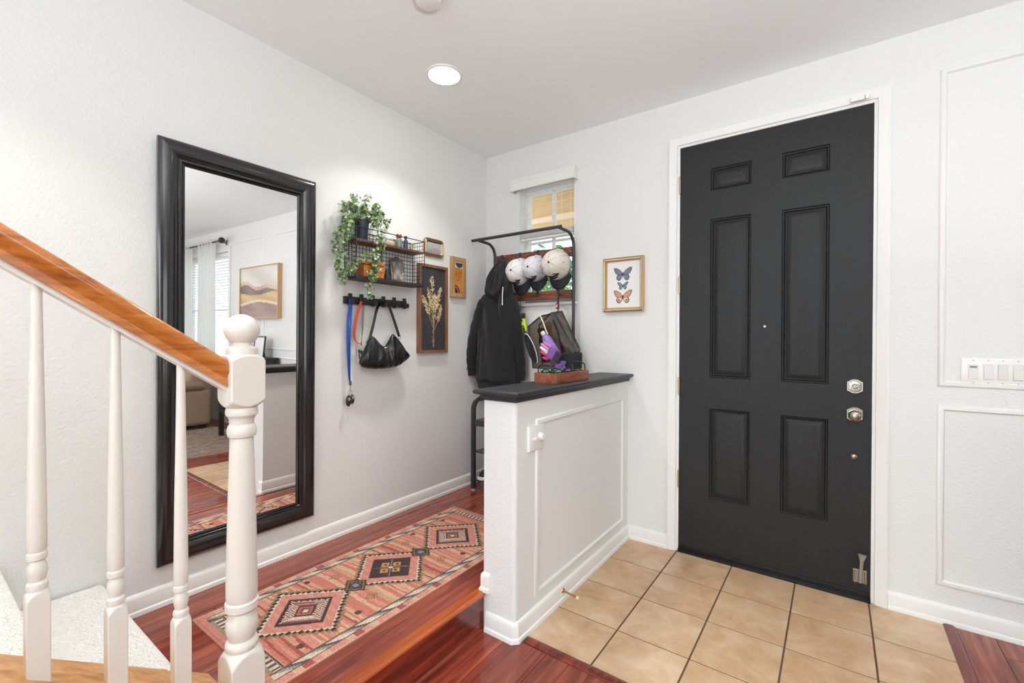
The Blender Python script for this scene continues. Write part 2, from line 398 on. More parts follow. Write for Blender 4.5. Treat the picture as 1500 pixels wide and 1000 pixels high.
# ------------------------------------------------------------------ entry door with casing
CS = [(0, 0), (0, .016), (.008, .019), (.018, .016), (.036, .013), (.042, .010), (.048, .010), (.050, .004), (.050, 0)]
struct('trim_8', MB().rings(mpD, 1.447, 2.495, 0, 2.512, CS, bottom=False), TRIM, smooth=30)
mb = MB().box(1.497, 1.512, 0, .14, 0, 2.45).box(2.432, 2.447, 0, .14, 0, 2.45).box(1.497, 2.447, 0, .14, 2.449, 2.465)
struct('trim_9', mb, TRIM)
DOORM = mat('charcoal_door_paint', S(39, 39, 39), .42, bump=.2, bscale=60, spec=.3)
nt = DOORM.node_tree
for nd in nt.nodes:
    if nd.type == 'TEX_NOISE':
        mpn = nt.nodes.new('ShaderNodeMapping'); mpn.inputs['Scale'].default_value = (6, 1, .5); tcn = [q for q in nt.nodes if q.type == 'TEX_COORD'][0]
        nt.links.new(tcn.outputs['Object'], mpn.inputs['Vector']); nt.links.new(mpn.outputs[0], nd.inputs['Vector'])
panels = [(1.685, 1.898, .352, .885), (2.046, 2.257, .352, .882), (1.685, 1.898, 1.065, 1.993), (2.046, 2.257, 1.062, 1.988), (1.685, 1.899, 2.158, 2.289), (2.046, 2.257, 2.156, 2.294)]
mb = MB(); dx0, dx1, dz0, dz1 = 1.5145, 2.4305, .022, 2.446
wall_holes(mb, dx0, dx1, dz0, dz1, panels, lambda m_, a, b, c, d: m_.box(a, b, .004, .045, c, d))
door = struct('door_1', mb, DOORM)
for a, b, c, d in panels:
    mb = MB().rings(mpD, a, b, c, d, [(0, -.004), (.005, -.012), (.009, -.013), (.013, -.007), (.017, -.015), (.021, -.015), (.042, -.0045), (.046, -.004)], fill=True)
    build('panel', mb, DOORM, door, smooth=25)
SILL = mat('black_threshold', S(20, 20, 22), .3, metal=.3)
struct('trim_10', MB().box(1.512, 2.432, -.016, .05, -.004, .012).box(1.512, 2.432, -.010, .04, .012, .018), SILL, bevel=.002)
build('door_sweep', MB().box(dx0+.002, dx1-.002, -.004, .004, .018, .040), SILL, door, bevel=.002)
def rosette(z):
    pts = []
    n = 40; cx = 2.3645
    for k in range(n):
        th = 2*PI*k/n; c, s_ = math.cos(th), math.sin(th)
        r = min(.034/max(abs(c), 1e-6), .0265/max(abs(s_), 1e-6)); r2 = .0375
        if abs(s_) > .62: r = max(min(r, .05), r2 if abs(s_) > .72 else r)
        pts.append((cx+r*c, z+r*s_))
    mb = MB(); vs = []; fs = []
    for sc_, h in ((1, -.004), (1, .002), (.9, .006), (.78, .006), (.72, .009), (.5, .010)):
        for x, zz in pts: vs.append((cx+(x-cx)*sc_, -h, z+(zz-z)*sc_))
    for i in range(5):
        for k in range(n): fs.append((i*n+k, i*n+(k+1) % n, (i+1)*n+(k+1) % n, (i+1)*n+k))
    fs.append(tuple(5*n+k for k in range(n))); mb.add(vs, fs); return mb
db = build('deadbolt', rosette(1.058), NICKEL, door, smooth=30); 
build('thumb_turn', MB().lathe((2.3645, -.009, 1.058), [(.013, 0), (.012, .008), (.008, .010)], axis=(0, -1, 0)).obox((2.3645, -.026, 1.058), ((1, 0, .25), (0, 1, 0), (-.25, 0, 1)), .015, .009, .004), NICKEL, db, bevel=.002)
ks = build('knob_rosette', rosette(.918), NICKEL, door, smooth=30)
build('knob', MB().lathe((2.3645, -.009, .918), [(.016, 0), (.012, .010), (.011, .022), (.018, .030), (.025, .038), (.027, .048), (.025, .056), (.017, .062), (.006, .064), (.001, .064)], axis=(0, -1, 0)), NICKEL, ks, smooth=50)
build('viewer', MB().lathe((1.968, .004, 1.362), [(.007, 0), (.007, .004), (.004, .005), (.001, .004)], axis=(0, -1, 0)), NICKEL, door, smooth=40)
build('bolt_plug', MB().lathe((2.363, .004, .706), [(.0145, 0), (.014, .005), (.011, .008), (.001, .009)], axis=(0, -1, 0)), NICKEL, door, smooth=40)
hb = build('kick_down_stop', MB().box(2.362, 2.418, -.003, .004, .085, .150).box(2.366, 2.372, -.022, -.003, .09, .145).box(2.408, 2.414, -.022, -.003, .09, .145), NICKEL, door, bevel=.0015)
mb = MB().tube([(2.392, -.012, .09), (2.393, -.02, .15), (2.396, -.022, .20), (2.398, -.024, .236)], [.008, .007, .008, .018], 12, flat=.45, up=(1, 0, 0)); build('arm', mb, mat('worn_steel', S(170, 170, 165), .4, metal=.8), hb, smooth=40)
for z in (2.222, 1.617, 1.006, .442):
    mb = MB().cyl((1.5125, -.005, z-.048), (1.5125, -.005, z+.048), .0055, n=10); mb.ball((1.5125, -.005, z+.05), .005, n=8, m=6).ball((1.5125, -.005, z-.05), .005, n=8, m=6)
    build('hinge', mb, mat('hinge_brass', S(196, 178, 140), .3, metal=1), door, smooth=40)
t = thing('door_sensor', (2.373, -.016, 2.462), 'small white door sensor on top right corner of the door casing', 'sensor')
build('housing', MB().box(2.337, 2.392, -.034, -.016, 2.463, 2.489), WHITEP, t, bevel=.003); build('magnet', MB().box(2.395, 2.412, -.030, -.016, 2.464, 2.487), WHITEP, t, bevel=.003)
t = thing('door_stop', (1.212, -.878, .05), 'brass rod door stop with white tip on half wall baseboard', 'door stop')
build('rod', MB().lathe((1.203, -.878, .052), [(.013, 0), (.012, .004), (.005, .006), (.0045, .072), (.0065, .074)], axis=(1, 0, -.12), n=12), BRASS, t, smooth=40)
build('rubber_tip', MB().lathe((1.277, -.878, .043), [(.0075, 0), (.0075, .010), (.005, .014), (.001, .014)], axis=(1, 0, -.12), n=12), mat('cream_rubber', S(226, 210, 176), .6), t, smooth=40)

# ------------------------------------------------------------------ small window with raised blind
GLASS = bpy.data.materials.new('window_glass'); GLASS.use_nodes = True; _n = GLASS.node_tree; _n.nodes.clear()
_o = _n.nodes.new('ShaderNodeOutputMaterial'); _m = _n.nodes.new('ShaderNodeMixShader'); _t = _n.nodes.new('ShaderNodeBsdfTransparent'); _g = _n.nodes.new('ShaderNodeBsdfGlossy')
_g.inputs['Roughness'].default_value = .02; _m.inputs[0].default_value = .06; _t.inputs[0].default_value = (.96, .98, .98, 1)
_n.links.new(_t.outputs[0], _m.inputs[1]); _n.links.new(_g.outputs[0], _m.inputs[2]); _n.links.new(_m.outputs[0], _o.inputs[0]); MATS['window_glass'] = GLASS
def sash(name, x0, x1, z0, z1, mull, munt, yb=.085):
    w_ = struct(name, MB().rings(lambda a, b, h: (a, yb-h, b), x0, x1, z0, z1, [(0, -.05), (0, 0), (.028, .004), (.034, -.01), (.038, -.01), (.038, -.03)]), WHITEP)
    build('pane', MB().box(x0+.03, x1-.03, yb+.018, yb+.022, z0+.03, z1-.03), GLASS, w_)
    mb = MB()
    for u in mull: mb.box(u-.012, u+.012, yb-.002, yb+.017, z0+.03, z1-.03)
    for u in munt: mb.box(x0+.03, x1-.03, yb+.002, yb+.016, u-.009, u+.009)
    build('muntin', mb, WHITEP, w_); return w_
sash('window_1', *WIN, [.575], [2.02])
struct('trim_11', MB().box(.30, .815, -.022, .085, 1.533, 1.555), TRIM, bevel=.004)
bt = thing('window_blind', (.555, -.02, 2.43), 'white slatted blind half raised in the small window behind the hats', 'blind')
SLATM = mat('blind_slat', S(240, 238, 232), .4)
build('valance', MB().sweep([(.285, 0), (.285, -.052), (.815, -.052), (.815, 0)][::-1], [(0, 0), (.010, 0), (.010, .006), (.004, .012), (.004, .058), (.010, .066), (.012, .080), (0, .080)], z=2.40), TRIM, bt, smooth=30)
for i in range(6):
    z = 2.385-i*.048; build('slat', MB().obox((.557, .03, z), ((1, 0, 0), (0, 1, .27), (0, -.27, 1)), .222, .024, .0014), SLATM, bt)
for i in range(9): build('slat', MB().box(.335, .779, .006, .054, 2.085-i*.0042, 2.0875-i*.0042), SLATM, bt)
build('bottom_rail', MB().box(.335, .779, .006, .054, 2.030, 2.047), SLATM, bt, bevel=.003)
for x in (.42, .69): build('ladder_cord', MB().cyl((x, .004, 2.04), (x, .004, 2.40), .0012, n=6), SLATM, bt)
build('pull_cord', MB().cyl((.765, -.004, 1.66), (.765, -.004, 2.40), .0012, n=6).lathe((.765, -.004, 1.63), [(.003, 0), (.006, .004), (.005, .028), (.002, .034)], n=10), SLATM, bt)

# outside, seen through the windows
eave = thing('roof_eave', (.8, 1.2, 2.5), 'tan wooden roof eave outside above the small window', 'eave')
EAVE = mat('eave_paint', S(206, 166, 108), .7)
build('soffit', MB().box(-2.2, 3.2, .55, 1.5, 2.86, 2.90), EAVE, eave)
build('fascia', MB().box(-2.2, 3.2, 1.5, 1.55, 2.72, 2.92), EAVE, eave)
for i in range(8): build('rafter', MB().box(-1.9+i*.6, -1.82+i*.6, .55, 1.5, 2.74, 2.86), EAVE, eave)
build('beam', MB().box(-2.2, 3.2, 1.0, 1.1, 2.30, 2.74), EAVE, eave); build('ledger', MB().box(-2.2, 3.2, .98, 1.0, 2.44, 2.50), mat('eave_pale', S(226, 196, 160), .7), eave); build('post', MB().box(-2.1, -1.95, .98, 1.13, -.2, 2.55), EAVE, eave)
def leafmat(name, a, b_, c):
    m = mat(name, a, .55); nt = m.node_tree; N = nt.nodes; gm = N.new('ShaderNodeVertexColor'); gm.layer_name = 'Col'; nt.links.new(gm.outputs[0], N['Principled BSDF'].inputs['Base Color']); return m
LEAFM = leafmat('tree_leaf', S(90, 140, 70), 0, 0)
def tree(loc, rad, hgt, label, n=1500, sz=.09, seed=1):
    rng = random.Random(seed); t = thing('tree', loc, label, 'tree')
    build('trunk', MB().tube([(loc[0], loc[1], loc[2]), (loc[0]+.05, loc[1], loc[2]+hgt*.4), (loc[0]-.04, loc[1], loc[2]+hgt*.7)], [.12, .09, .04], 10), mat('bark', S(96, 76, 58), .9), t, smooth=60)
    mb = MB(); cols = [S(70, 120, 60), S(110, 165, 90), S(150, 195, 120), S(60, 110, 80)]
    for i in range(n):
        while True:
            p = Vector([rng.uniform(-1, 1) for _ in range(3)])
            if .35 < p.length < 1: break
        c = Vector((loc[0]+p.x*rad, loc[1]+p.y*rad, loc[2]+hgt*.62+p.z*hgt*.42)); a = Vector([rng.uniform(-1, 1) for _ in range(3)]).normalized(); b_ = a.orthogonal().normalized(); s_ = sz*rng.uniform(.6, 1.3)
        mb.add([c-a*s_, c+b_*s_*.45, c+a*s_, c-b_*s_*.45], [(0, 1, 2, 3)], rng.choice(cols))
    f_ = build('foliage', mb, LEAFM, t); f_['kind'] = 'stuff'
tree((-1.3, 3.6, -.2), 1.5, 2.9, 'green leafy tree outside the small window', 2200, .09, 1)
tree((7.6, 4.4, -.2), 1.9, 4.2, 'green leafy tree outside the curtained living room window', 2600, .11, 2)
struct('ground_outside', MB().box(-8, 16, .16, 14, -.3, -.2), mat('pale_paving', S(214, 208, 200), .9, var=.06, vscale=3))

# ------------------------------------------------------------------ ceiling fittings
t = thing('downlight', (.535, -1.03, H), 'lit round recessed downlight in ceiling above the runner rug', 'light')
build('trim_ring', MB().lathe((.535, -1.03, H), [(.098, 0), (.097, -.006), (.086, -.009), (.084, -.004)][::-1], n=40), WHITEP, t, smooth=40)
build('lens', MB().lathe((.535, -1.03, H-.006), [(.084, 0), (.082, -.004), (.001, -.005)], n=40), mat('lamp_glow', (1, .96, .9, 1), emit=14), t, smooth=60)
t = thing('smoke_detector', (.885, -1.485, H), 'white round smoke detector on ceiling at the top edge of the picture', 'smoke detector')
build('base', MB().lathe((.885, -1.485, H), [(.066, 0), (.066, -.010), (.060, -.012)], n=32), WHITEP, t, smooth=30)
build('cover', MB().lathe((.885, -1.485, H), [(.058, -.010), (.058, -.024), (.050, -.034), (.030, -.038), (.001, -.039)], n=32), WHITEP, t, smooth=40)

# ------------------------------------------------------------------ stairs
CARPET = mat('cream_carpet', S(240, 237, 231), .95, bump=1.0, bscale=130, var=.06, vscale=60, sheen=.3)
st = thing('staircase', (.4, -2.35, LZ), 'cream carpeted staircase behind the white balusters along the textured wall', 'staircase')
for i in range(9):
    y = -2.345-.265*i; z = LZ+.181*(i+1)-.004
    mb = MB().sweep([(0.013, 0), (.760, 0)], [(0, -.177), (.012, -.177), (.012, -.045), (.034, -.040), (.042, -.026), (.040, -.010), (.028, 0), (-.275, 0), (-.275, -.177)], z=0)
    mb.v = [(x, y-.0+yy-.03, z+zz) for x, yy, zz in mb.v]
    build('carpeted_step', mb, CARPET, st, smooth=40)
build('wall_skirt', MB().add([(0.001, -2.30, LZ), (.012, -2.30, LZ), (.012, -2.30, LZ+.085), (0.001, -2.30, LZ+.085)], [(0, 1, 2, 3)]), TRIM, st)
SL = .712
def capz(y): return .545+(-2.626-y)*SL
cb = MB(); y0, y1 = -2.252, -4.7
cb.add([(.765, y0, 0.0+LZ), (.765, y1, LZ), (.765, y1, capz(y1)-.03), (.765, y0, capz(y0)-.03), (.915, y0, LZ), (.915, y1, LZ), (.915, y1, capz(y1)-.03), (.915, y0, capz(y0)-.03)],
       [(0, 3, 2, 1), (4, 5, 6, 7), (0, 1, 5, 4), (3, 7, 6, 2), (0, 4, 7, 3), (1, 2, 6, 5)])
struct('wall_stringer', cb, WALLM)
sr = thing('stair_railing', (.866, -2.207, LZ), 'white turned balusters and newel with honey oak handrail on the stairs', 'railing')
def slope_sweep(prof, ya, yb, xc, f):
    n = len(prof); vs = [(xc+a, y, f(y)+b) for y in (ya, yb) for a, b in prof]
    return MB().add(vs, [tuple(range(n)), tuple(reversed(range(n, 2*n)))] + [(k, (k+1) % n, n+(k+1) % n, n+k) for k in range(n)])
build('curb_cap', slope_sweep([(-.118, -.006), (-.122, 0-.012), (-.118, -.024), (.062, -.024), (.066, -.012), (.062, 0)], y0, y1, .866, capz), CAPOAK, sr, smooth=30)
rz = lambda y: 1.226+(-2.252-y)*.705
hp = [(-.012, 0), (-.024, -.003), (-.032, -.012), (-.034, -.024), (-.031, -.038), (-.024, -.046), (-.022, -.054), (-.026, -.060), (-.028, -.078)]
hp = hp + [(-a, b) for a, b in reversed(hp)]
build('handrail', slope_sweep(hp, -2.250, -4.7, .866, rz), OAK, sr, smooth=50)
build('fillet', slope_sweep([(-.021, -.078), (-.021, -.090), (.021, -.090), (.021, -.078)], -2.252, -4.7, .866, rz), RAILW, sr)
NP = [(.07, LZ), (.07, .333)]+[(.0656-.024*(q/12)**1.6, .335+.042*(q/12)) for q in range(13)]+[(.0405, .379)]
mb = MB().lathe((.866, -2.207, 0), [(r, z, .0465) for r, z in NP] + [(.043, .385), (.0435, .394), (.040, .402), (.034, .407), (.036, .414), (.0405, .428), (.0425, .445), (.0405, .465), (.034, .480), (.0325, .487), (.037, .490), (.0435, .496), (.0440, .506), (.0435, .516), (.038, .520),
    (.0410, .530), (.0412, .56), (.0385, .70), (.035, .85), (.0310, .99), (.0305, .998), (.036, 1.001), (.0385, 1.010), (.0385, 1.022), (.035, 1.032), (.0315, 1.037), (.0325, 1.050), (.037, 1.060), (.0415, 1.064), (.0425, 1.072), (.0415, 1.081), (.039, 1.086)]
    + [(r, z, .0470) for r, z in [(.0425, 1.088)]+[(.0660-.0225*(1-q/10)**1.6, 1.089+.026*(q/10)) for q in range(11)]+[(.07, 1.116), (.07, 1.218)]+[(.0660-.0240*(q/10)**1.6, 1.219+.021*(q/10)) for q in range(11)]]
    + [(.041, 1.241), (.0415, 1.250), (.040, 1.258), (.033, 1.263), (.027, 1.266)]+[(.0465*math.sin(a), 1.312-.0465*math.cos(a)) for a in [.62+(PI-.62)*k/14 for k in range(14)]]+[(.001, 1.3585)], n=96)
build('newel_post', mb, RAILW, sr, smooth=38)
for k in range(6):
    y = [-2.359, -2.493, -2.626][k] if k < 3 else -2.626-.132*(k-2)
    b = capz(y); top = rz(y)-.088
    pr = [(.04, b-.02, .019), (.04, b+.166, .019)]+[(.0268-.0100*(q/10)**1.6, b+.167+.024*(q/10), .019) for q in range(11)]+[(.0168, b+.192), (.0182, b+.198), (.0172, b+.206), (.0135, b+.211), (.0150, b+.220), (.0172, b+.232), (.0160, b+.244), (.0130, b+.252), (.0125, b+.256), (.0165, b+.259), (.0172, b+.265), (.0165, b+.272), (.0140, b+.275),
          (.0160, b+.281), (.0162, b+.32), (.0145, b+.50), (.0115, top-.18), (.0095, top-.02), (.0095, top+.02)]
    build('baluster', MB().lathe((.866, y, 0), [(p[0], p[1]) + p[2:] for p in pr], n=64), RAILW, sr, smooth=28)

# ------------------------------------------------------------------ runner rug
random.seed(3)
def rug(name, x0, x1, y0, y1, z, cell, fn, loc, label, cat='rug', thick=.006, m=None):
    nx = int(round((x1-x0)/cell)); ny = int(round((y1-y0)/cell)); mb = MB(); vs = []
    for j in range(ny+1):
        for i in range(nx+1):
            x = x0+(x1-x0)*i/nx; y = y0+(y1-y0)*j/ny
            vs.append((x, y, z+thick+.0008*math.sin(x*23+y*9)*math.sin(y*7)))
    mb.v = vs; W = nx+1
    for j in range(ny):
        for i in range(nx):
            mb.f.append((j*W+i, j*W+i+1, (j+1)*W+i+1, (j+1)*W+i)); mb.c.append(fn((i+.5)/nx, (j+.5)/ny, (x1-x0)*(i+.5)/nx, (y1-y0)*(j+.5)/ny))
    edge = [i for i in range(W)] + [j*W+nx for j in range(1, ny+1)] + [ny*W+i for i in range(nx-1, -1, -1)] + [j*W for j in range(ny-1, 0, -1)]
    b = len(mb.v); mb.v += [(mb.v[e][0], mb.v[e][1], z) for e in edge]; L = len(edge)
    for k in range(L): mb.f.append((edge[k], b+k, b+(k+1) % L, edge[(k+1) % L])); mb.c.append(S(214, 170, 150))
    mb.f.append(tuple(b+k for k in reversed(range(L)))); mb.c.append(S(120, 80, 70))
    o = build(name, mb, m or attrmat('woven_wool', .95, bump=.35, bscale=420), org=loc); tag(o, label, cat); return o
PINK, SAL, TAN, RED, DK, CRM, OLV, GRY, ORG, BRN = S(200, 136, 120), S(192, 116, 98), S(202, 162, 134), S(160, 82, 74), S(62, 48, 50), S(206, 188, 170), S(124, 104, 66), S(120, 122, 128), S(196, 136, 70), S(104, 58, 46)
rr = random.Random(5)
BAND = [rr.choice([SAL, SAL, PINK, TAN, TAN, RED, PINK, SAL, S(188, 150, 116)]) for _ in range(400)]
CEN = [-1.822, -1.388, -.954]; SQ = [-1.585, -1.192]; DOTS = [(.336, -1.703), (.716, -1.702), (.721, -1.948), (.338, -1.948), (.338, -1.074), (.721, -1.075), (.336, -.83), (.72, -.83)]; CRS = [(.394, -1.598), (.664, -1.596), (.396, -1.180), (.671, -1.183)]
RX0, RX1, RY0, RY1, RC = .232, .846, -2.116, -.622, .533
def mixc(a, b, t): return tuple(a[i]*(1-t)+b[i]*t for i in range(3))+(1,)
def runner(u, v, xm, ym):
    x = RX0+xm; y = RY0+ym; dx = x-RC; ax = abs(dx); jit = (rr.random()-.5)*.38
    def out(c): return tuple(max(0, q*(1+jit)) for q in c[:3])+(1,)
    ex = min(xm, RX1-RX0-xm); ey = min(ym, RY1-RY0-ym)
    if ex < .004: return out(S(214, 166, 146))
    if ey < .030: return out(mixc(PINK, RED, .55 if int(y*90) % 3 == 0 else .2))
    if ex < .034:
        return out([PINK, TAN, RED, PINK, TAN, PINK][int((y+9)/.034 + (0 if dx > 0 else .5)) % 6])
    if ex < .070 and ey > .03:
        if ex < .039 or ex > .064: return out(S(92, 76, 70))
        q = ((y*(1 if dx > 0 else -1)+9)/.062 + (ex-.04)/.03) % 2
        return out([CRM, S(150, 140, 128), S(84, 80, 86), CRM][int(q*2) % 4])
    if ex < .075: return out(OLV)
    if ey < .085:
        if ey < .034 or ey > .080: return out(DK)
        q = int(x/.0135) % 2
        if .045 < ey < .072: return out(CRM if q else S(88, 78, 74))
        return out(S(150, 130, 112))
    ym_ = y; base = BAND[int((y+5)/.011+.9*math.sin(x*11)*.9)]
    if ax > .20 and False: pass
    for s_ in SQ:
        dd = ax*.9+abs(y-s_)
        if ax < .022 and abs(y-s_) < .022: return out(S(128, 134, 146) if ax < .013 and abs(y-s_) < .013 else S(60, 58, 66))
        if dd < .060: return out(DK if int(dd/.010) % 2 else OLV)
        e = abs(ax-abs(y-s_)*1.0)
    q = .0165; qx = math.floor(ax/q+.5)*q
    for c in CEN:
        dy = abs(y-c); qy = math.floor(dy/q+.5)*q; L1 = ax+dy; Lq = qx+qy
        if L1 < .128:
            zg = .006*(abs(((dx+dy)*60) % 2-1))
            if c == CEN[1]:
                if L1 > .118-zg: return out(S(66, 48, 46))
                for sx, sy in ((.038, 0), (-.038, 0), (0, .040), (0, -.040)):
                    d_ = abs(dx-sx)+abs((y-c)-sy)
                    if d_ < .010: return out(DK)
                    if d_ < .026: return out(ORG)
                if L1 < .012: return out(CRM)
                if abs(ax-dy) < .004: return out(GRY)
                return out(DK)
            if L1 > .100+zg*1.5: return out(DK)
            if L1 > .050: return out(CRM if (int(L1/.012)+int((dx-(y-c)+1)/.010)) % 2 else mixc(RED, DK, .4))
            if L1 > .040: return out(DK)
            if L1 > .026: return out(S(170, 96, 80))
            if L1 > .014: return out(S(96, 74, 60))
            return out(CRM)
        if L1 < .180: return out(mixc(PINK, SAL, .5) if int((y+9)/.02) % 2 else PINK)
        if .170 <= Lq < .2251 and ax < .232 and ex > .072:
            return out([DK, CRM, DK, S(150, 118, 82)][min(3, int((Lq-.1649)/.0165))])
    for px_, py_ in DOTS:
        d_ = math.hypot(x-px_, (y-py_))
        if d_ < .015: return out(BRN if d_ > .005 else S(56, 60, 80))
    for px_, py_ in CRS:
        a_, b_ = abs(x-px_), abs(y-py_)
        if a_+b_ < .032 and (int((a_+.004)/.008)+int((b_+.004)/.008)) % 2 == 0: return out(OLV)
    return out(base)
rug('runner_rug', RX0, RX1, RY0, RY1, LZ, .0046, runner, (.54, -1.37, LZ), 'salmon and charcoal patterned runner rug on raised cherry floor beside mirror')
def prug(u, v, xm, ym):
    c = [S(112, 98, 88), S(150, 130, 112), S(86, 84, 88), S(134, 104, 92), S(170, 154, 134)][int(3*abs(math.sin(xm*9)*math.cos(ym*8))+2*rr.random()) % 5]; c = mixc(c, S(156, 132, 112), .5)
    if min(xm, ym) < .12: c = mixc(c, S(110, 98, 92), .4)
    return c
rug('area_rug', 3.06, 6.6, -3.6, -.22, 0, .03, prug, (4.6, -1.7, 0), 'grey and brown faded area rug in living room seen in the mirror', m=attrmat('woven_wool'))

# ------------------------------------------------------------------ wall mirror (leans out a touch at the top)
MB_F = wood('espresso_frame', [(.3, S(18, 17, 19)), (.6, S(25, 24, 27)), (.8, S(36, 31, 31))], (20, 20, 2), 1.5, .2, coat=.6, bump=0)
TILT = .0095
mt = thing('wall_mirror', (0.002, -1.82, .337), 'tall mirror in a wide glossy black frame on left wall', 'mirror')
def mpM(a, b, h):
    return (.004 + (b-.337)*TILT + h, a, b)
MP = [(0, 0), (0, .016), (.006, .022), (.018, .026), (.040, .027), (.060, .022), (.070, .014), (.074, .018), (.082, .018), (.086, .010), (.090, .013), (.096, .011), (.098, .006)]
my0, my1, mz0, mz1 = -2.170, -1.482, .337, 2.116
for sd in range(4):
    m_ = MB().rings(mpM, my0, my1, mz0, mz1, MP); m2 = MB(); nq = len(MP)-1
    idx = {v: i for i, v in enumerate(range(4*len(MP)))}
    fs = [f for i, f in enumerate(m_.f) if i % 4 == sd]; used = sorted({i for f in fs for i in f}); rm = {u: i for i, u in enumerate(used)}
    m2.v = [m_.v[u] for u in used]; m2.f = [tuple(rm[i] for i in f) for f in fs]; m2.c = [None]*len(fs)
    build('frame_rail', m2, MB_F, mt, smooth=35)
GL = mat('mirror_silver', (.93, .93, .93, 1), .0, metal=1)
m_ = MB(); g = [mpM(a, b, .006) for a, b in ((my0+.095, mz0+.095), (my1-.095, mz0+.095), (my1-.095, mz1-.095), (my0+.095, mz1-.095))]
k = [mpM(a, b, .001) for a, b in ((my0+.095, mz0+.095), (my1-.095, mz0+.095), (my1-.095, mz1-.095), (my0+.095, mz1-.095))]
build('mirror_glass', m_.add(g+k, [(0, 1, 2, 3), (7, 6, 5, 4), (0, 1, 5, 4), (1, 2, 6, 5), (2, 3, 7, 6), (3, 0, 4, 7)]), GL, mt)

# ------------------------------------------------------------------ wire wall shelf
SY0, SY1, SD = -1.288, -.778, .115
ws = thing('wall_shelf', (0, -1.03, 1.625), 'black wire shelf with two brown boards on left wall above the coat hooks', 'shelf')
RW = .0016; RF = .003; mb = MB(); ztop, zpl, zbt = 1.915, 1.850, 1.640
def loop(mb, z, r): mb.tube([(.004, SY0, z), (SD, SY0, z), (SD, SY1, z), (.004, SY1, z)], r, 6, closed=True)
loop(mb, ztop, RF); loop(mb, zbt-.013, RF)
for y in (SY0, SY1, (SY0+SY1)/2):
    for x in ((.004, SD) if y != (SY0+SY1)/2 else (.004,)): mb.cyl((x, y, zbt-.013), (x, y, ztop), RF, n=6)
build('frame', mb, BLACKM, ws)
mb = MB(); ny = 21
for i in range(1, ny): y = SY0+(SY1-SY0)*i/ny; mb.cyl((.004, y, zbt-.013), (.004, y, ztop), RW, n=4)
for i in range(1, 12): z = zbt-.013+(ztop-zbt+.013)*i/12; mb.cyl((.004, SY0, z), (.004, SY1, z), RW, n=4)
build('back_grid', mb, BLACKM, ws)
for y in (SY0, SY1):
    mb = MB()
    for i in range(1, 12): z = zbt-.013+(ztop-zbt+.013)*i/12; mb.cyl((.004, y, z), (SD, y, z), RW, n=4)
    for i in range(1, 5): x = SD*i/5; mb.cyl((x, y, zbt-.013), (x, y, ztop), RW, n=4)
    build('end_grid', mb, BLACKM, ws)
WALNUT = wood('walnut_board', [(.3, S(66, 44, 34)), (.55, S(104, 72, 54)), (.75, S(134, 96, 72))], (20, 1.5, 20), 2, .45)
build('board', MB().box(.006, SD-.003, SY0+.003, SY1-.003, zpl-.014, zpl), WALNUT, ws, bevel=.001)
build('board', MB().box(.006, SD-.003, SY0+.003, SY1-.003, zbt-.014, zbt), mat('black_board', S(44, 38, 36), .5), ws, bevel=.001)

# items on the shelf
ZP = zpl
POTM = mat('navy_pot', S(42, 54, 72), .4)
iv = thing('potted_ivy', (.06, -1.215, ZP), 'variegated ivy in dark blue pot trailing over left end of wire shelf', 'plant')
build('pot', MB().lathe((.06, -1.215, ZP), [(.030, 0), (.032, .004), (.040, .098), (.042, .104), (.042, .118), (.039, .118), (.037, .104), (.001, .100)], n=24), POTM, iv, smooth=40)
build('soil', MB().lathe((.06, -1.215, ZP), [(.037, .098), (.03, .108), (.001, .110)], n=16), mat('soil', S(60, 44, 34), .95), iv)
VINE = mat('vine_stem', S(110, 120, 70), .7)
strands = [[(.06, -1.215, 1.955), (.09, -1.29, 1.965), (.09, -1.367, 1.886), (.09, -1.391, 1.789), (.09, -1.383, 1.698), (.09, -1.366, 1.625), (.09, -1.354, 1.593)],
    [(.06, -1.215, 1.96), (.10, -1.33, 1.95), (.11, -1.352, 1.832), (.11, -1.386, 1.722), (.11, -1.40, 1.67)],
    [(.06, -1.215, 1.975), (.12, -1.19, 1.985), (.13, -1.155, 1.90), (.132, -1.165, 1.782), (.132, -1.182, 1.683), (.132, -1.21, 1.60), (.132, -1.214, 1.53)],
    [(.06, -1.215, 1.975), (.12, -1.16, 1.98), (.135, -1.13, 1.89), (.135, -1.14, 1.80), (.135, -1.175, 1.70), (.135, -1.20, 1.63)],
    [(.132, -1.18, 1.773), (.13, -1.257, 1.739), (.13, -1.323, 1.677), (.12, -1.374, 1.648)],
    [(.06, -1.215, 1.96), (.10, -1.17, 1.99), (.10, -1.126, 2.0), (.10, -1.08, 1.995), (.10, -1.078, 1.92)],
    [(.06, -1.215, 1.96), (.08, -1.22, 2.04), (.08, -1.19, 2.105)], [(.06, -1.215, 1.96), (.07, -1.25, 2.04), (.07, -1.272, 2.09)], [(.06, -1.215, 1.96), (.08, -1.30, 2.02), (.08, -1.36, 1.99)], [(.06, -1.215, 1.96), (.10, -1.15, 2.05), (.10, -1.14, 2.06)],
    [(.06, -1.215, 1.97), (.11, -1.30, 1.98), (.12, -1.33, 1.93), (.12, -1.335, 1.86)], [(.06, -1.215, 1.96), (.05, -1.31, 1.95), (.04, -1.36, 1.85), (.04, -1.36, 1.78)]]
lf = MB(); rl = random.Random(11); LC = [S(86, 122, 52), S(112, 146, 70), S(62, 94, 46), S(126, 156, 92), S(160, 182, 136), S(92, 122, 92)]
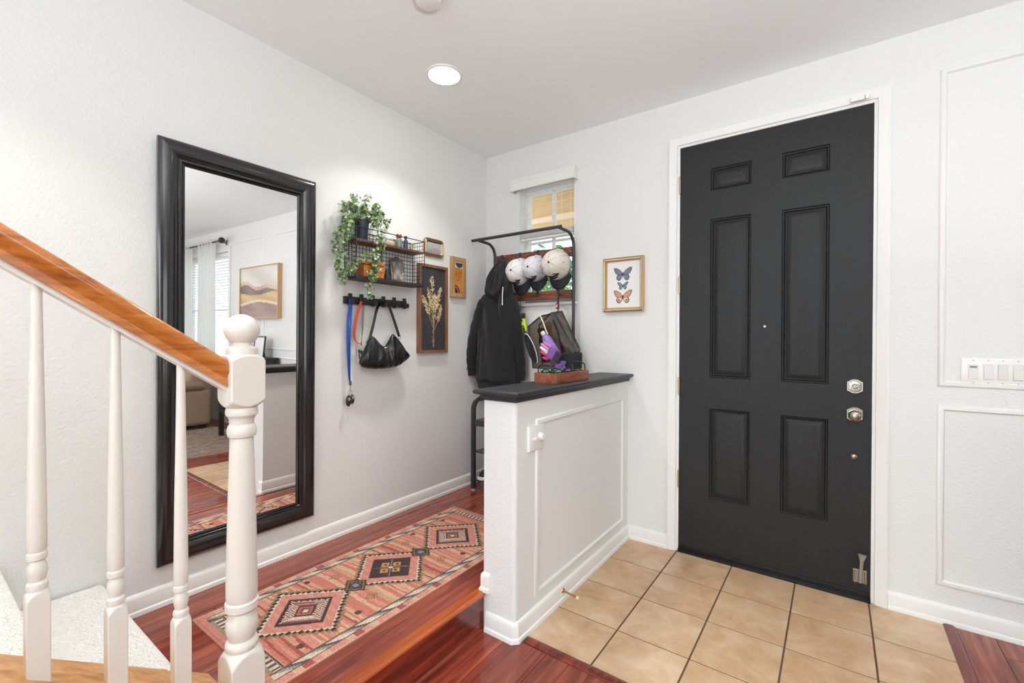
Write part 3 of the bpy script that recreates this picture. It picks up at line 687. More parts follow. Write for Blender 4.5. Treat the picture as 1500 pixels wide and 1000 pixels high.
def ivyleaf(mb, c, s_, rl, xmin=.014):
    a = Vector((rl.uniform(.2, 1), rl.uniform(-.8, .8), rl.uniform(-.6, .8))).normalized(); u = a.orthogonal().normalized(); v = a.cross(u); th = rl.uniform(0, 2*PI); u, v = u*math.cos(th)+v*math.sin(th), v*math.cos(th)-u*math.sin(th)
    ol = [(0, -.5), (.42, -.42), (.26, -.1), (.52, .18), (.18, .22), (0, .62), (-.18, .22), (-.52, .18), (-.26, -.1), (-.42, -.42)]
    P_ = [Vector(c)+u*(x*s_)+v*(y*s_)+a*(.10*s_*abs(x)*2) for x, y in ol]
    if min(p.x for p in P_) < xmin: P_ = [p+Vector((xmin-min(q.x for q in P_), 0, 0)) for p in P_]
    cc = Vector((sum(p.x for p in P_)/10, sum(p.y for p in P_)/10, sum(p.z for p in P_)/10)); col = rl.choice(LC); ed = mixc(col, S(206, 214, 186), .7) if rl.random() < .35 else col
    b = len(mb.v); mb.v += [tuple(p) for p in P_]+[tuple(cc)]
    for i in range(10): mb.f.append((b+10, b+i, b+(i+1) % 10)); mb.c.append(ed if i % 3 == 0 else col)
def smoothpts(P, k=6):
    P = [Vector(p) for p in P]; out = []
    for i in range(len(P)-1):
        p0 = P[max(i-1, 0)]; p1 = P[i]; p2 = P[i+1]; p3 = P[min(i+2, len(P)-1)]
        for j in range(k):
            t = j/k; out.append(.5*((2*p1)+(p2-p0)*t+(2*p0-5*p1+4*p2-p3)*t*t+(3*p1-p0-3*p2+p3)*t**3))
    out.append(P[-1]); return out
for s_ in strands:
    sp = smoothpts(s_); build('vine', MB().tube(sp, .0016, 5), VINE, iv)
    for p in sp[3:]:
        for q in range(4): ivyleaf(lf, (p.x+rl.gauss(0, .010), p.y+rl.gauss(0, .013), p.z+rl.gauss(0, .012)), rl.uniform(.014, .024), rl)
for i in range(330):
    th = rl.uniform(0, 2*PI); ph = rl.uniform(0, 1); r_ = rl.uniform(.3, 1)
    c_ = (max(.02, .085+.06*r_*math.cos(th)), -1.225+.135*r_*math.sin(th), 1.985+.062*math.sqrt(1-ph*r_*r_*.8)*r_*rl.choice((1, 1, -.6)))
    if c_[2] < 1.972 and abs(c_[1]+1.205) < .052: continue
    ivyleaf(lf, c_, rl.uniform(.015, .026), rl)
f_ = build('foliage', lf, attrmat('ivy_leaf', .5), iv, smooth=None); f_['kind'] = 'stuff'
CLEAR = mat('clear_glass', (.95, .98, .98, 1), .03, alpha=.28, spec=.8)
t = thing('glass_dome', (.062, -1.035, ZP), 'clear glass dome on a pale wooden base on upper wire shelf board', 'ornament')
PALEW = wood('pale_wood', [(.3, S(176, 140, 104)), (.6, S(206, 172, 132)), (.8, S(224, 196, 160))], (10, 2, 20), 2, .5)
build('base', MB().lathe((.062, -1.035, ZP), [(.044, 0), (.046, .004), (.046, .020), (.043, .023), (.001, .023)], n=28), PALEW, t, smooth=40)
build('dome', MB().lathe((.062, -1.035, ZP+.023), [(.036, 0), (.037, .012), (.034, .028), (.025, .039), (.010, .045), (.001, .046)], n=24), CLEAR, t, smooth=60)
t = thing('green_bottle', (.062, -.945, ZP), 'small green glass bottle with copper cap on upper wire shelf board', 'bottle')
build('body', MB().lathe((.062, -.945, ZP), [(.020, 0), (.022, .004), (.022, .050), (.017, .060), (.012, .064), (.012, .070)], n=20), mat('green_glass', S(104, 122, 110), .1, coat=.5), t, smooth=40)
build('cap', MB().lathe((.062, -.945, ZP+.068), [(.015, 0), (.018, .004), (.018, .016), (.015, .022), (.001, .024)], n=20), mat('copper', S(190, 120, 96), .25, metal=1), t, smooth=40)
t = thing('navy_bottle', (.060, -.888, ZP), 'narrow dark blue bottle beside green bottle on wire shelf', 'bottle')
build('body', MB().lathe((.060, -.888, ZP), [(.014, 0), (.015, .003), (.015, .055), (.009, .066), (.007, .078)], n=18), mat('navy_glass', S(48, 60, 84), .12, coat=.5), t, smooth=40)
build('cap', MB().lathe((.060, -.888, ZP+.076), [(.010, 0), (.011, .002), (.010, .012), (.001, .013)], n=14), BLACKM, t, smooth=40)
t = thing('mini_bottle', (.060, -.838, ZP), 'tiny clear bottle with cork at right end of wire shelf', 'bottle')
build('body', MB().lathe((.060, -.838, ZP), [(.009, 0), (.010, .003), (.010, .030), (.006, .036), (.006, .042)], n=14), mat('amber_clear', S(170, 150, 120), .1, alpha=.7), t, smooth=40)
build('cork', MB().lathe((.060, -.838, ZP+.040), [(.0055, 0), (.006, .010), (.001, .0105)], n=12), mat('cork', S(186, 146, 100), .8), t)
ZB = zbt
t = thing('carved_box', (.06, -1.16, ZB), 'amber and brown carved keepsake box on lower wire shelf board', 'box')
BOXM = mat('amber_lacquer', S(176, 104, 48), .35, var=.35, vscale=60)
build('body', MB().box(.022, .104, -1.232, -1.088, ZB, ZB+.072), BOXM, t, bevel=.003)
build('lid', MB().box(.018, .108, -1.236, -1.084, ZB+.073, ZB+.096), BOXM, t, bevel=.005)
mb = MB()
for i in range(4):
    for j in range(2):
        y = -1.214+i*.036; z = ZB+.018+j*.034; mb.rings(lambda a, b, h: (.104+h, a, b), y-.013, y+.013, z-.012, z+.012, [(0, 0), (.001, .003), (.004, .003), (.005, 0)]); mb.rings(lambda a, b, h: (.104+h, a, b), y-.005, y+.005, z-.005, z+.005, [(0, 0), (.001, .003)], fill=True)
build('carving', mb, mat('gold_relief', S(206, 146, 70), .4), t)
t = thing('ornate_frame', (.055, -.945, ZB), 'small ornate pewter photo frame leaning on lower wire shelf board', 'picture frame')
lean = lambda a, b, h: (.030+(b-ZB)*-.16+h+.03, a, b)
PEW = mat('pewter', S(120, 112, 100), .35, metal=.8, bump=.6, bscale=120)
build('frame', MB().rings(lean, -1.000, -.895, ZB, ZB+.148, [(0, 0), (0, .006), (.006, .012), (.014, .008), (.020, .004)]).ball((.044, -.9475, ZB+.152), .007, .022, .010), PEW, t, smooth=40)
mb = MB()
for i in range(10):
    for j in range(14):
        y = -.982+i*.007; z = ZB+.018+j*.008; v = math.sin(i*.8+1)*math.cos(j*.5)+rl.uniform(-.3, .3); c = mixc(S(80, 80, 88), S(170, 164, 160), max(0, min(1, .5+.4*v)))
        mb.add([lean(y, z, .004), lean(y+.007, z, .004), lean(y+.007, z+.008, .004), lean(y, z+.008, .004)], [(0, 1, 2, 3)], c)
build('photo', mb, attrmat('printed_paper', .5), t)
t = thing('small_black_figurine', (.06, -1.035, ZB), 'small black figurine between carved box and pewter frame', 'ornament')
build('body', MB().lathe((.06, -1.035, ZB), [(.018, 0), (.020, .004), (.016, .02), (.018, .034), (.010, .046), (.012, .056), (.009, .068), (.001, .072)], n=16), BLACKM, t, smooth=60)
build('tail', MB().tube([(.06, -1.02, ZB+.01), (.06, -1.006, ZB+.02), (.06, -1.008, ZB+.036)], [.005, .004, .002], 8), BLACKM, t)

# ------------------------------------------------------------------ pictures on the left wall
t = thing('brass_photo_frame', (0, -.588, 1.855), 'small rounded brass photo frame above the dried flower picture', 'picture frame')
def rrect(y0, y1, z0, z1, r, n=6):
    o = []
    for (cy, cz, a0) in ((y1-r, z1-r, 0), (y0+r, z1-r, PI/2), (y0+r, z0+r, PI), (y1-r, z0+r, 1.5*PI)):
        for k in range(n+1): a = a0+PI/2*k/n; o.append((cy+r*math.cos(a), cz+r*math.sin(a)))
    return o
ANT = mat('antique_brass', S(176, 150, 122), .3, metal=.85, bump=.2, bscale=90)
mb = MB(); prof = [(0, .0), (0, .010), (.006, .016), (.012, .012), (.018, .017), (.026, .012), (.030, .006)]; vs = []; nn = 28
for u, h in prof: vs += [(h, y, z) for y, z in rrect(-.684+u, -.492-u, 1.855+u, 1.984-u, max(.034-u, .006))]
mb.add(vs, [(i*nn+k, i*nn+(k+1) % nn, (i+1)*nn+(k+1) % nn, (i+1)*nn+k) for i in range(len(prof)-1) for k in range(nn)]); build('frame', mb, ANT, t, smooth=50)
mb = MB()
for i in range(16):
    for j in range(9):
        y = -.655+i*.134/16; z = 1.884+j*.071/9; c = mixc(S(140, 158, 156), S(186, 196, 192), j/9+rl.uniform(-.1, .1))
        if 1 <= j <= 3 and 4 <= i <= 13 and rl.random() < .7: c = mixc(S(176, 70, 110), S(210, 160, 180), rl.random())
        mb.add([(.0075, y, z), (.0075, y+.134/16, z), (.0075, y+.134/16, z+.071/9), (.0075, y, z+.071/9)], [(0, 1, 2, 3)], c)
build('photo', mb, attrmat('printed_paper'), t)
t = thing('dried_flower_picture', (0, -.605, 1.19), 'tall wood framed picture of pale dried flowers on charcoal board', 'picture')
FRW = wood('brown_frame_wood', [(.3, S(104, 70, 50)), (.55, S(140, 98, 72)), (.75, S(166, 122, 92))], (14, 14, 1.5), 2.5, .5)
build('frame', MB().rings(mpL, -.742, -.472, 1.19, 1.795, [(0, 0), (0, .032), (.018, .032), (.018, .020)]), FRW, t)
build('panel', MB().box(.002, .020, -.726, -.488, 1.206, 1.779), mat('slate_board', S(58, 56, 60), .6, var=.3, vscale=30), t)
mb = MB(); XF = .0205
def blade(mb, y, z, ang, L, wd, col, x=XF):
    d = Vector((0, math.cos(ang), math.sin(ang))); n_ = Vector((0, -math.sin(ang), math.cos(ang))); p = Vector((x+rl.uniform(0, .0015), y, z))
    mb.add([p, p+d*L*.5+n_*wd, p+d*L, p+d*L*.5-n_*wd], [(0, 1, 2, 3)], col)
FC = [S(226, 208, 170), S(206, 182, 134), S(188, 160, 112), S(236, 224, 196), S(176, 150, 90)]
stems = [((-.603, 1.24), (-.605, 1.44), (-.620, 1.70), .055), ((-.604, 1.36), (-.65, 1.46), (-.700, 1.56), .05), ((-.602, 1.36), (-.575, 1.50), (-.540, 1.63), .045), ((-.604, 1.40), (-.625, 1.5), (-.655, 1.60), .035), ((-.602, 1.40), (-.59, 1.5), (-.59, 1.58), .035), ((-.602, 1.34), (-.56, 1.42), (-.53, 1.50), .03)]
for a, b, c, wd in stems:
    P_ = smoothpts([(XF+.0005, *a), (XF+.0005, *b), (XF+.0005, *c)], 10)
    for p, q in zip(P_, P_[1:]):
        d = q-p; n_ = Vector((0, -d.z, d.y)).normalized()*.0014; mb.add([p-n_, q-n_, q+n_, p+n_], [(0, 1, 2, 3)], S(206, 180, 140))
    for k in range(10, 21):
        p = P_[k]
        for q in range(7):
            blade(mb, p.y+rl.gauss(0, wd*.22*(1.25-k/22)), p.z+rl.gauss(0, .010), rl.uniform(.3, 2.8), rl.uniform(.012, .024), rl.uniform(.003, .006), rl.choice(FC))
for k in range(26): blade(mb, -.604+rl.gauss(0, .004), 1.26+rl.uniform(-.04, .14), PI/2+rl.gauss(0, .25), .03, .0015, S(196, 166, 124))
fo = build('flower_print', mb, attrmat('printed_paper'), t)
t = thing('amber_abstract_picture', (0, -.346, 1.594), 'small amber abstract picture in light wood frame near the corner', 'picture')
FRL = wood('light_frame_wood', [(.3, S(164, 122, 78)), (.6, S(196, 154, 106)), (.8, S(214, 178, 130))], (14, 14, 1.5), 2.5, .5)
build('frame', MB().rings(mpL, -.422, -.271, 1.594, 1.889, [(0, 0), (0, .024), (.030, .024), (.030, .014)]), FRL, t)
AY0, AY1, AZ0, AZ1 = -.393, -.300, 1.623, 1.860
mb = MB(); nx_, nz_ = 24, 60
for i in range(nx_):
    for j in range(nz_):
        y = AY0+(AY1-AY0)*(i+.5)/nx_; z = AZ0+(AZ1-AZ0)*(j+.5)/nz_; c = mixc(S(206, 148, 72), S(190, 124, 56), .5+.5*math.sin(z*40))
        if z > 1.812: c = S(222, 216, 196)
        if math.hypot((y+.335)*.85, z-1.850) < .036 and z < 1.850: c = S(54, 66, 78)
        r_ = math.hypot(y-AY0, (z-AZ0))
        if r_ < .066: c = S(120, 56, 60)
        if r_ < .054: c = S(196, 106, 60)
        if r_ < .044: c = S(44, 46, 66)
        for a_, b_ in ((-.365, 1.76), (-.335, 1.745), (-.35, 1.72), (-.325, 1.775)):
            if abs(y-a_) < .008 and abs(z-b_-abs(y-a_)*.5) < .003: c = S(80, 60, 40)
        hy = (AY1-AY0)/nx_/2; hz = (AZ1-AZ0)/nz_/2; mb.add([(.015, y-hy, z-hz), (.015, y+hy, z-hz), (.015, y+hy, z+hz), (.015, y-hy, z+hz)], [(0, 1, 2, 3)], c)
mb.box(.002, .0145, AY0, AY1, AZ0, AZ1, S(200, 140, 70)); build('artwork', mb, attrmat('printed_paper'), t)

# ------------------------------------------------------------------ coat hook rail and what hangs on it
hr = thing('coat_hook_rail', (0, -1.065, 1.487), 'black hook rail with six flat hooks below the wire shelf', 'hook rail')
build('bar', MB().box(.001, .016, -1.298, -.838, 1.487, 1.530), BLACKM, hr, bevel=.002)
HK = [-1.262, -1.186, -1.106, -1.027, -.944, -.862]
for y in HK: build('hook', MB().box(.016, .021, y-.013, y+.013, 1.480, 1.548).box(.021, .050, y-.013, y+.013, 1.484, 1.490).box(.046, .051, y-.013, y+.013, 1.490, 1.512), BLACKM, hr, bevel=.0015)
def ribbon(pts, w_, thick=.0012, tw=None):
    P_ = smoothpts(pts, 5); vs = []; n_ = len(P_)
    for i, p in enumerate(P_):
        t_ = (P_[min(i+1, n_-1)]-P_[max(i-1, 0)]).normalized(); a = (tw(i/(n_-1)) if tw else 0); sd = Vector((math.sin(a), math.cos(a), 0)); sd = (sd-t_*sd.dot(t_)).normalized(); nm = t_.cross(sd)
        vs += [p-sd*w_/2-nm*thick, p+sd*w_/2-nm*thick, p+sd*w_/2+nm*thick, p-sd*w_/2+nm*thick]
    fs = [(i*4+k, i*4+(k+1) % 4, i*4+4+(k+1) % 4, i*4+4+k) for i in range(n_-1) for k in range(4)]+[(0, 3, 2, 1), ((n_-1)*4, (n_-1)*4+1, (n_-1)*4+2, (n_-1)*4+3)]
    return MB().add(vs, fs)
BLUE = mat('blue_webbing', S(36, 84, 170), .6); REDW = mat('red_webbing', S(214, 84, 62), .6)
t = thing('blue_lanyard', (.034, -1.275, .95), 'blue lanyard with two black key fobs on the leftmost hook', 'lanyard')
build('strap', ribbon([(.036, -1.270, 1.505), (.032, -1.283, 1.40), (.030, -1.285, 1.28), (.030, -1.278, 1.10), (.030, -1.272, 1.04)], .015, tw=lambda s_: .5*math.sin(s_*5)), BLUE, t)
build('strap', ribbon([(.036, -1.262, 1.505), (.037, -1.270, 1.40), (.036, -1.276, 1.28), (.034, -1.274, 1.10), (.034, -1.272, 1.04)], .010, tw=lambda s_: .7*math.sin(s_*4+1)), BLUE, t)
mb = MB().tube([(.036+.012*math.cos(a), -1.271, 1.502+.010*math.sin(a)) for a in [PI*k/6 for k in range(7)]], .004, 6); build('loop', mb, BLUE, t)
build('clip', MB().box(.028, .038, -1.277, -1.265, 1.02, 1.045).cyl((.033, -1.271, .985), (.033, -1.271, 1.02), .0022, n=8).tube([(.033, -1.271+.011*math.cos(a), .978+.011*math.sin(a)) for a in [2*PI*k/14 for k in range(14)]], .0013, 6, closed=True), NICKEL, t)
FOB = mat('key_fob_black', S(44, 44, 44), .35)
for y, z, s_, dx in ((-1.285, .945, 1, .004), (-1.252, .950, .85, -.008)):
    f1 = build('key_fob', MB().ball((.033+dx, y, z-.012), .008, .017*s_, .033*s_, n=16, m=12), FOB, t, smooth=60)
    build('button', MB().box(.0415+dx-.002, .0425+dx, y-.005, y+.005, z-.010, z+.006), mat('grey_button', S(170, 170, 168), .4), f1)
t = thing('red_lanyard', (.034, -1.20, 1.17), 'red and white lanyard with keys on second hook from the left', 'lanyard')
build('strap', ribbon([(.036, -1.196, 1.505), (.034, -1.222, 1.44), (.033, -1.240, 1.36), (.033, -1.245, 1.30), (.035, -1.225, 1.262), (.036, -1.196, 1.262)], .017, tw=lambda s_: .6*math.sin(s_*6)), REDW, t)
build('strap', ribbon([(.037, -1.186, 1.505), (.037, -1.190, 1.40), (.036, -1.196, 1.30), (.036, -1.200, 1.25)], .013, tw=lambda s_: .8*math.sin(s_*5+1)), mat('grey_webbing', S(132, 120, 112), .7), t)
build('loop', MB().tube([(.038+.012*math.cos(a), -1.192, 1.502+.010*math.sin(a)) for a in [PI*k/6 for k in range(7)]], .0045, 6), BLACKM, t)
build('ring', MB().tube([(.036, -1.204+.012*math.cos(a), 1.238+.012*math.sin(a)) for a in [2*PI*k/14 for k in range(14)]], .0013, 6, closed=True), NICKEL, t)
for i, (y, z) in enumerate(((-1.212, 1.192), (-1.198, 1.186))): build('key', MB().box(.034+i*.004, .036+i*.004, y-.004, y+.004, z-.022, z+.012).lathe((.034+i*.004, y, z+.022), [(.011, 0), (.011, .002)], n=14, axis=(1, 0, 0)), NICKEL, t)
LEATH = mat('black_leather', S(22, 22, 24), .24, bump=.15, bscale=70, coat=.3)
hbg = thing('handbag', (.06, -1.03, 1.11), 'slouchy black leather shoulder bag hanging from the hook rail', 'handbag')
BP = [(-1.222, 1.128, 1.150, .3), (-1.205, 1.118, 1.205, .65), (-1.180, 1.112, 1.262, .85), (-1.150, 1.108, 1.300, .9), (-1.120, 1.105, 1.288, .95), (-1.09, 1.104, 1.258, 1), (-1.06, 1.104, 1.238, 1), (-1.035, 1.105, 1.250, 1), (-1.01, 1.106, 1.290, 1), (-.99, 1.108, 1.314, .95), (-.965, 1.112, 1.296, .9), (-.93, 1.122, 1.262, .8), (-.895, 1.140, 1.228, .6), (-.865, 1.160, 1.200, .35)]
BPs = smoothpts([(p[1], p[0], p[2]) for p in BP], 3); wd_ = [BP[min(i//3, len(BP)-1)][3] for i in range(len(BPs))]
mb = MB(); NR = 28; vs = []
for i, p in enumerate(BPs):
    zb, y, zt = p.x, p.y, p.z; wv = wd_[i]*(1-(i % 3)/3)+wd_[min(i+3, len(wd_)-1)]*(i % 3)/3
    for k in range(NR):
        th = 2*PI*k/NR; s_ = math.sin(th); c_ = math.cos(th); hh = (s_+1)/2
        dep = .046*wv*(1-.55*hh**1.6); fold = 1+.24*math.sin(y*70+hh*4.5)*hh + .09*math.sin(y*140-hh*3)
        vs.append((.060+(c_ if c_ < 0 else c_*fold)*dep, y+.006*math.sin(hh*5+y*30), zb+(zt-zb)*hh))
nb = len(BPs); mb.add(vs, [(i*NR+k, i*NR+(k+1) % NR, (i+1)*NR+(k+1) % NR, (i+1)*NR+k) for i in range(nb-1) for k in range(NR)]+[tuple(range(NR)), tuple((nb-1)*NR+k for k in range(NR))])
build('body', mb, LEATH, hbg, smooth=60, sub=1)
build('zipper', MB().tube([(.060, p.y, p.z-.001) for p in BPs[6:-4]], .0035, 6), BLACKM, hbg)
build('strap', ribbon([(.062, -1.160, 1.288), (.058, -1.135, 1.36), (.050, -1.100, 1.465), (.038, -1.060, 1.512), (.036, -1.03, 1.516), (.040, -1.005, 1.49), (.050, -.975, 1.41), (.058, -.945, 1.32), (.060, -.938, 1.30)], .016, thick=.003, tw=lambda s_: .9), LEATH, hbg)
for y, z in ((-1.162, 1.283), (-.938, 1.293)): build('ring', MB().tube([(.060, y+.010*math.cos(a), z+.010*math.sin(a)) for a in [2*PI*k/12 for k in range(12)]], .0018, 6, closed=True), NICKEL, hbg)

# ------------------------------------------------------------------ hall tree
HX0, HX1, HYB, HYF = .127, .815, -.050, -.283
ht = thing('hall_tree', (.47, -.16, LZ), 'black metal hall tree with brown hook boards against the entry wall', 'coat rack')
RUST = wood('rustic_board', [(.3, S(60, 34, 26)), (.48, S(104, 58, 40)), (.62, S(150, 88, 58)), (.8, S(120, 84, 74))], (2, 10, 14), 2.2, .4, dist=1.2)
for x in (HX0, HX1):
    P_ = [(x, HYB, LZ), (x, HYB, 1.90)]+[(x, HYB-.09+.09*math.cos(a), 1.925+.09*math.sin(a)) for a in [PI/2*k/6 for k in range(7)]]+[(x, -.25, 2.018)]
    build('post', MB().tube(P_, .011, 10), IRON, ht, smooth=50)
build('top_bar', MB().cyl((.068, -.252, 2.022), (.832, -.252, 2.022), .0115, n=12), IRON, ht, smooth=50)
for z0, z1 in ((1.862, 1.928), (1.570, 1.632)): build('board', MB().box(HX0+.011, HX1-.010, HYB-.010, HYB+.008, z0, z1), RUST, ht, bevel=.002)
for x in (.205, .372, .530, .700, .775):
    if x > .76: continue
    build('hook', MB().box(x-.010, x+.010, HYB-.014, HYB-.010, 1.600, 1.930).tube([(x, HYB-.014, 1.66), (x, HYB-.04, 1.645), (x, HYB-.055, 1.665), (x, HYB-.058, 1.69)], .004, 8).tube([(x, HYB-.014, 1.86), (x, HYB-.05, 1.868), (x, HYB-.068, 1.895)], .004, 8), IRON, ht, smooth=40)
build('hook', MB().tube([(.724, HYB-.012, 1.60), (.726, HYB-.03, 1.585), (.727, HYB-.048, 1.59), (.727, HYB-.05, 1.61)], .004, 8), IRON, ht, smooth=40)
ZS = .690
for x in (HX0-.014, HX1+.014):
    P_ = [(x, HYF, LZ+.012), (x, HYF, .77)]+[(x, HYF+.072-.072*math.cos(a), .765+.072*math.sin(a)) for a in [PI/2*k/6 for k in range(1, 7)]]+[(x, HYB, .837)]
    build('side_frame', MB().tube(P_, .019, 4, up=(1, 1, 0)), IRON, ht)
    for y in (HYF, HYB): build('foot', MB().cyl((x, y, LZ), (x, y, LZ+.014), .013, n=12), WHITEP, ht)
build('seat', MB().box(HX0-.002, HX1+.002, HYF+.006, HYB-.012, ZS-.016, ZS), RUST, ht, bevel=.002)
build('seat_frame', MB().box(HX0-.004, HX1+.004, HYF-.008, HYF+.006, ZS-.042, ZS-.004).box(HX0-.004, HX1+.004, HYB-.012, HYB+.002, ZS-.042, ZS-.004), IRON, ht)
for z in (.455, .245):
    mb = MB().cyl((HX0-.014, HYF, z), (HX1+.014, HYF, z), .006, n=8).cyl((HX0-.014, HYB, z), (HX1+.014, HYB, z), .006, n=8)
    for i in range(12): y = HYF+(HYB-HYF)*(i+.5)/12; mb.cyl((HX0-.014, y, z+.002), (HX1+.014, y, z+.002), .0022, n=6)
    build('shoe_shelf', mb, IRON, ht)
def sneaker(cx, cy, z, label, up):
    t = thing('sneaker', (cx, cy, z), label, 'shoe', 'sneakers on the lower bench shelf')
    def lo(y0, y1, zz, prof, m, nm):
        mb = MB(); vs = []; n = 16
        for f, hw, z0, z1 in prof:
            y = y0+(y1-y0)*f
            for k in range(n): a = 2*PI*k/n; vs.append((cx+hw*math.copysign(abs(math.cos(a))**.7, math.cos(a)), y, zz+(z0+z1)/2+(z1-z0)/2*math.copysign(abs(math.sin(a))**.7, math.sin(a))))
        m_ = len(prof); mb.add(vs, [(i*n+k, i*n+(k+1) % n, (i+1)*n+(k+1) % n, (i+1)*n+k) for i in range(m_-1) for k in range(n)]+[tuple(range(n)), tuple((m_-1)*n+k for k in range(n))]); build(nm, mb, m, t, smooth=50)
    lo(cy-.13, cy+.12, z, [(0, .026, .002, .024), (.06, .038, 0, .026), (.3, .046, 0, .028), (.6, .038, 0, .028), (.9, .036, 0, .030), (1, .028, .002, .030)], mat('white_sole', S(236, 236, 236), .5), 'sole')
    lo(cy-.122, cy+.115, z, [(0, .020, .022, .040), (.1, .034, .022, .055), (.35, .040, .022, .070), (.55, .034, .022, .095), (.8, .032, .022, .105), (1, .022, .024, .100)], up, 'upper')
sneaker(.180, -.155, .250, 'white soled black sneaker at left end of the lower bench shelf', BLACKM)
sneaker(.285, -.155, .250, 'grey sneaker second from the left on lower bench shelf', mat('grey_knit', S(110, 112, 118), .9))

# hoodie
FLC = mat('black_fleece', S(27, 28, 31), .95, bump=.25, bscale=260, sheen=.12)
ho = thing('hoodie', (.22, -.15, .95), 'black hooded sweatshirt hanging at left end of hall tree', 'hoodie')
def loft(levels, n=40, fold=.05, ph=0, kf=7, yc=-.15, capz_=True):
    """levels = [(z, x0, x1, halfdepth)]"""
    L_ = smoothpts([(l[1], l[2], l[0]) for l in levels], 5); D_ = smoothpts([(l[3], l[4] if len(l) > 4 else yc, 0) for l in levels], 5); vs = []
    for i, (p, d) in enumerate(zip(L_, D_)):
        cx, hw, hd = (p.x+p.y)/2, (p.y-p.x)/2, d.x
        for k in range(n):
            a = 2*PI*k/n; f = 1+fold*math.sin(kf*a+ph+p.z*5)*min(1, hw/.09)+fold*.5*math.sin(13*a-p.z*11)
            vs.append((cx+hw*math.copysign(abs(math.cos(a))**.85, math.cos(a))*(1+(f-1)*.3), d.y+hd*math.sin(a)*f, p.z))
    m_ = len(L_); return MB().add(vs, [(i*n+k, i*n+(k+1) % n, (i+1)*n+(k+1) % n, (i+1)*n+k) for i in range(m_-1) for k in range(n)]+[tuple(range(n)), tuple((m_-1)*n+k for k in range(n))])
build('body', loft([(1.86, .235, .285, .020, -.115), (1.80, .205, .315, .042, -.125), (1.72, .180, .335, .062), (1.64, .145, .352, .080), (1.58, .110, .365, .090), (1.48, .085, .385, .088), (1.30, .065, .400, .084), (1.12, .050, .412, .082), (1.00, .042, .418, .084), (.965, .045, .415, .080)], fold=.17), FLC, ho, smooth=70)
build('hem', loft([(.968, .050, .408, .074), (.955, .046, .412, .078), (.92, .050, .408, .074), (.912, .055, .40, .068)], fold=.03), FLC, ho, smooth=70)
# sleeves
def sleeve(pts, rs, m=FLC, nm='sleeve'):
    P_ = smoothpts(pts, 5); R_ = [rs[min(i//5, len(rs)-2)]*(1-(i % 5)/5)+rs[min(i//5+1, len(rs)-1)]*(i % 5)/5 for i in range(len(P_))]; R_ = [r*(1+.06*math.sin(i*1.9)) for i, r in enumerate(R_)]
    return build(nm, MB().tube(P_, R_, 18, flat=1.15, up=(1, 0, 0)), m, ho, smooth=70)
sleeve([(.135, -.15, 1.615), (.105, -.165, 1.54), (.065, -.175, 1.40), (.025, -.18, 1.25), (.002, -.185, 1.13), (.0, -.185, 1.06)], [.026, .046, .050, .048, .045, .036])
build('cuff', MB().tube([(.0, -.185, 1.062), (.004, -.185, 1.045), (.010, -.184, 1.01), (.011, -.184, 1.005)], [.032, .034, .031, .026], 18, flat=1.1, up=(1, 0, 0)), FLC, ho, smooth=60)
sleeve([(.345, -.13, 1.60), (.375, -.125, 1.50), (.392, -.12, 1.35), (.408, -.115, 1.20), (.418, -.11, 1.05), (.420, -.11, .985)], [.024, .036, .036, .034, .032, .026])
# hood lying open down the front
build('hood', loft([(1.868, .245, .285, .018, -.125), (1.83, .222, .305, .036, -.150), (1.77, .195, .325, .050, -.172), (1.70, .168, .345, .060, -.185), (1.63, .162, .352, .062, -.190), (1.59, .190, .338, .052, -.190), (1.572, .225, .310, .030, -.185)], fold=.14, ph=1.1, kf=6), FLC, ho, smooth=70)
build('hood_edge', MB().tube(smoothpts([(.256, -.146, 1.868), (.226, -.196, 1.80), (.206, -.232, 1.72), (.222, -.250, 1.645), (.262, -.252, 1.600)], 5), [.008]+[.012+.004*math.sin(PI*i/20) for i in range(1, 20)]+[.006], 12).tube(smoothpts([(.276, -.146, 1.868), (.300, -.196, 1.80), (.322, -.228, 1.72), (.312, -.248, 1.64), (.262, -.252, 1.600)], 5), [.008]+[.012+.004*math.sin(PI*i/20) for i in range(1, 20)]+[.006], 12), FLC, ho, smooth=70)
build('hood_opening_shade', MB().tube([(.266, -.180, 1.83), (.260, -.222, 1.76), (.258, -.242, 1.70), (.262, -.246, 1.655)], [.006, .018, .020, .006], 14, flat=.5, up=(1, 0, 0)), mat('hood_shade', S(22, 23, 25), .95), ho, smooth=70)  # darker insert paints the shade inside the hood opening
bodyb = loft([(1.30, .105, .372, .091), (1.275, .100, .376, .091), (1.12, .085, .392, .088), (1.00, .080, .396, .090), (.985, .08, .396, .089)], fold=.09); bodyb.f = [f for f in bodyb.f if len(f) == 4 and all(bodyb.v[i][1] < -.19 for i in f)]; bodyb.c = [None]*len(bodyb.f)
build('pocket', bodyb, FLC, ho, smooth=70, solid=.006)
build('drawstring', MB().tube([(.345, -.235, 1.66), (.352, -.25, 1.60), (.351, -.25, 1.545)], .0032, 8).cyl((.351, -.25, 1.545), (.351, -.25, 1.53), .0042, n=8), mat('white_cord', S(226, 226, 224), .6), ho)
build('hang_tag', MB().obox((.238, -.198, 1.765), ((.2, 0, 1), (0, 1, 0), (1, 0, -.2)), .036, .0015, .005), mat('grey_cord', S(120, 122, 124), .6), ho)

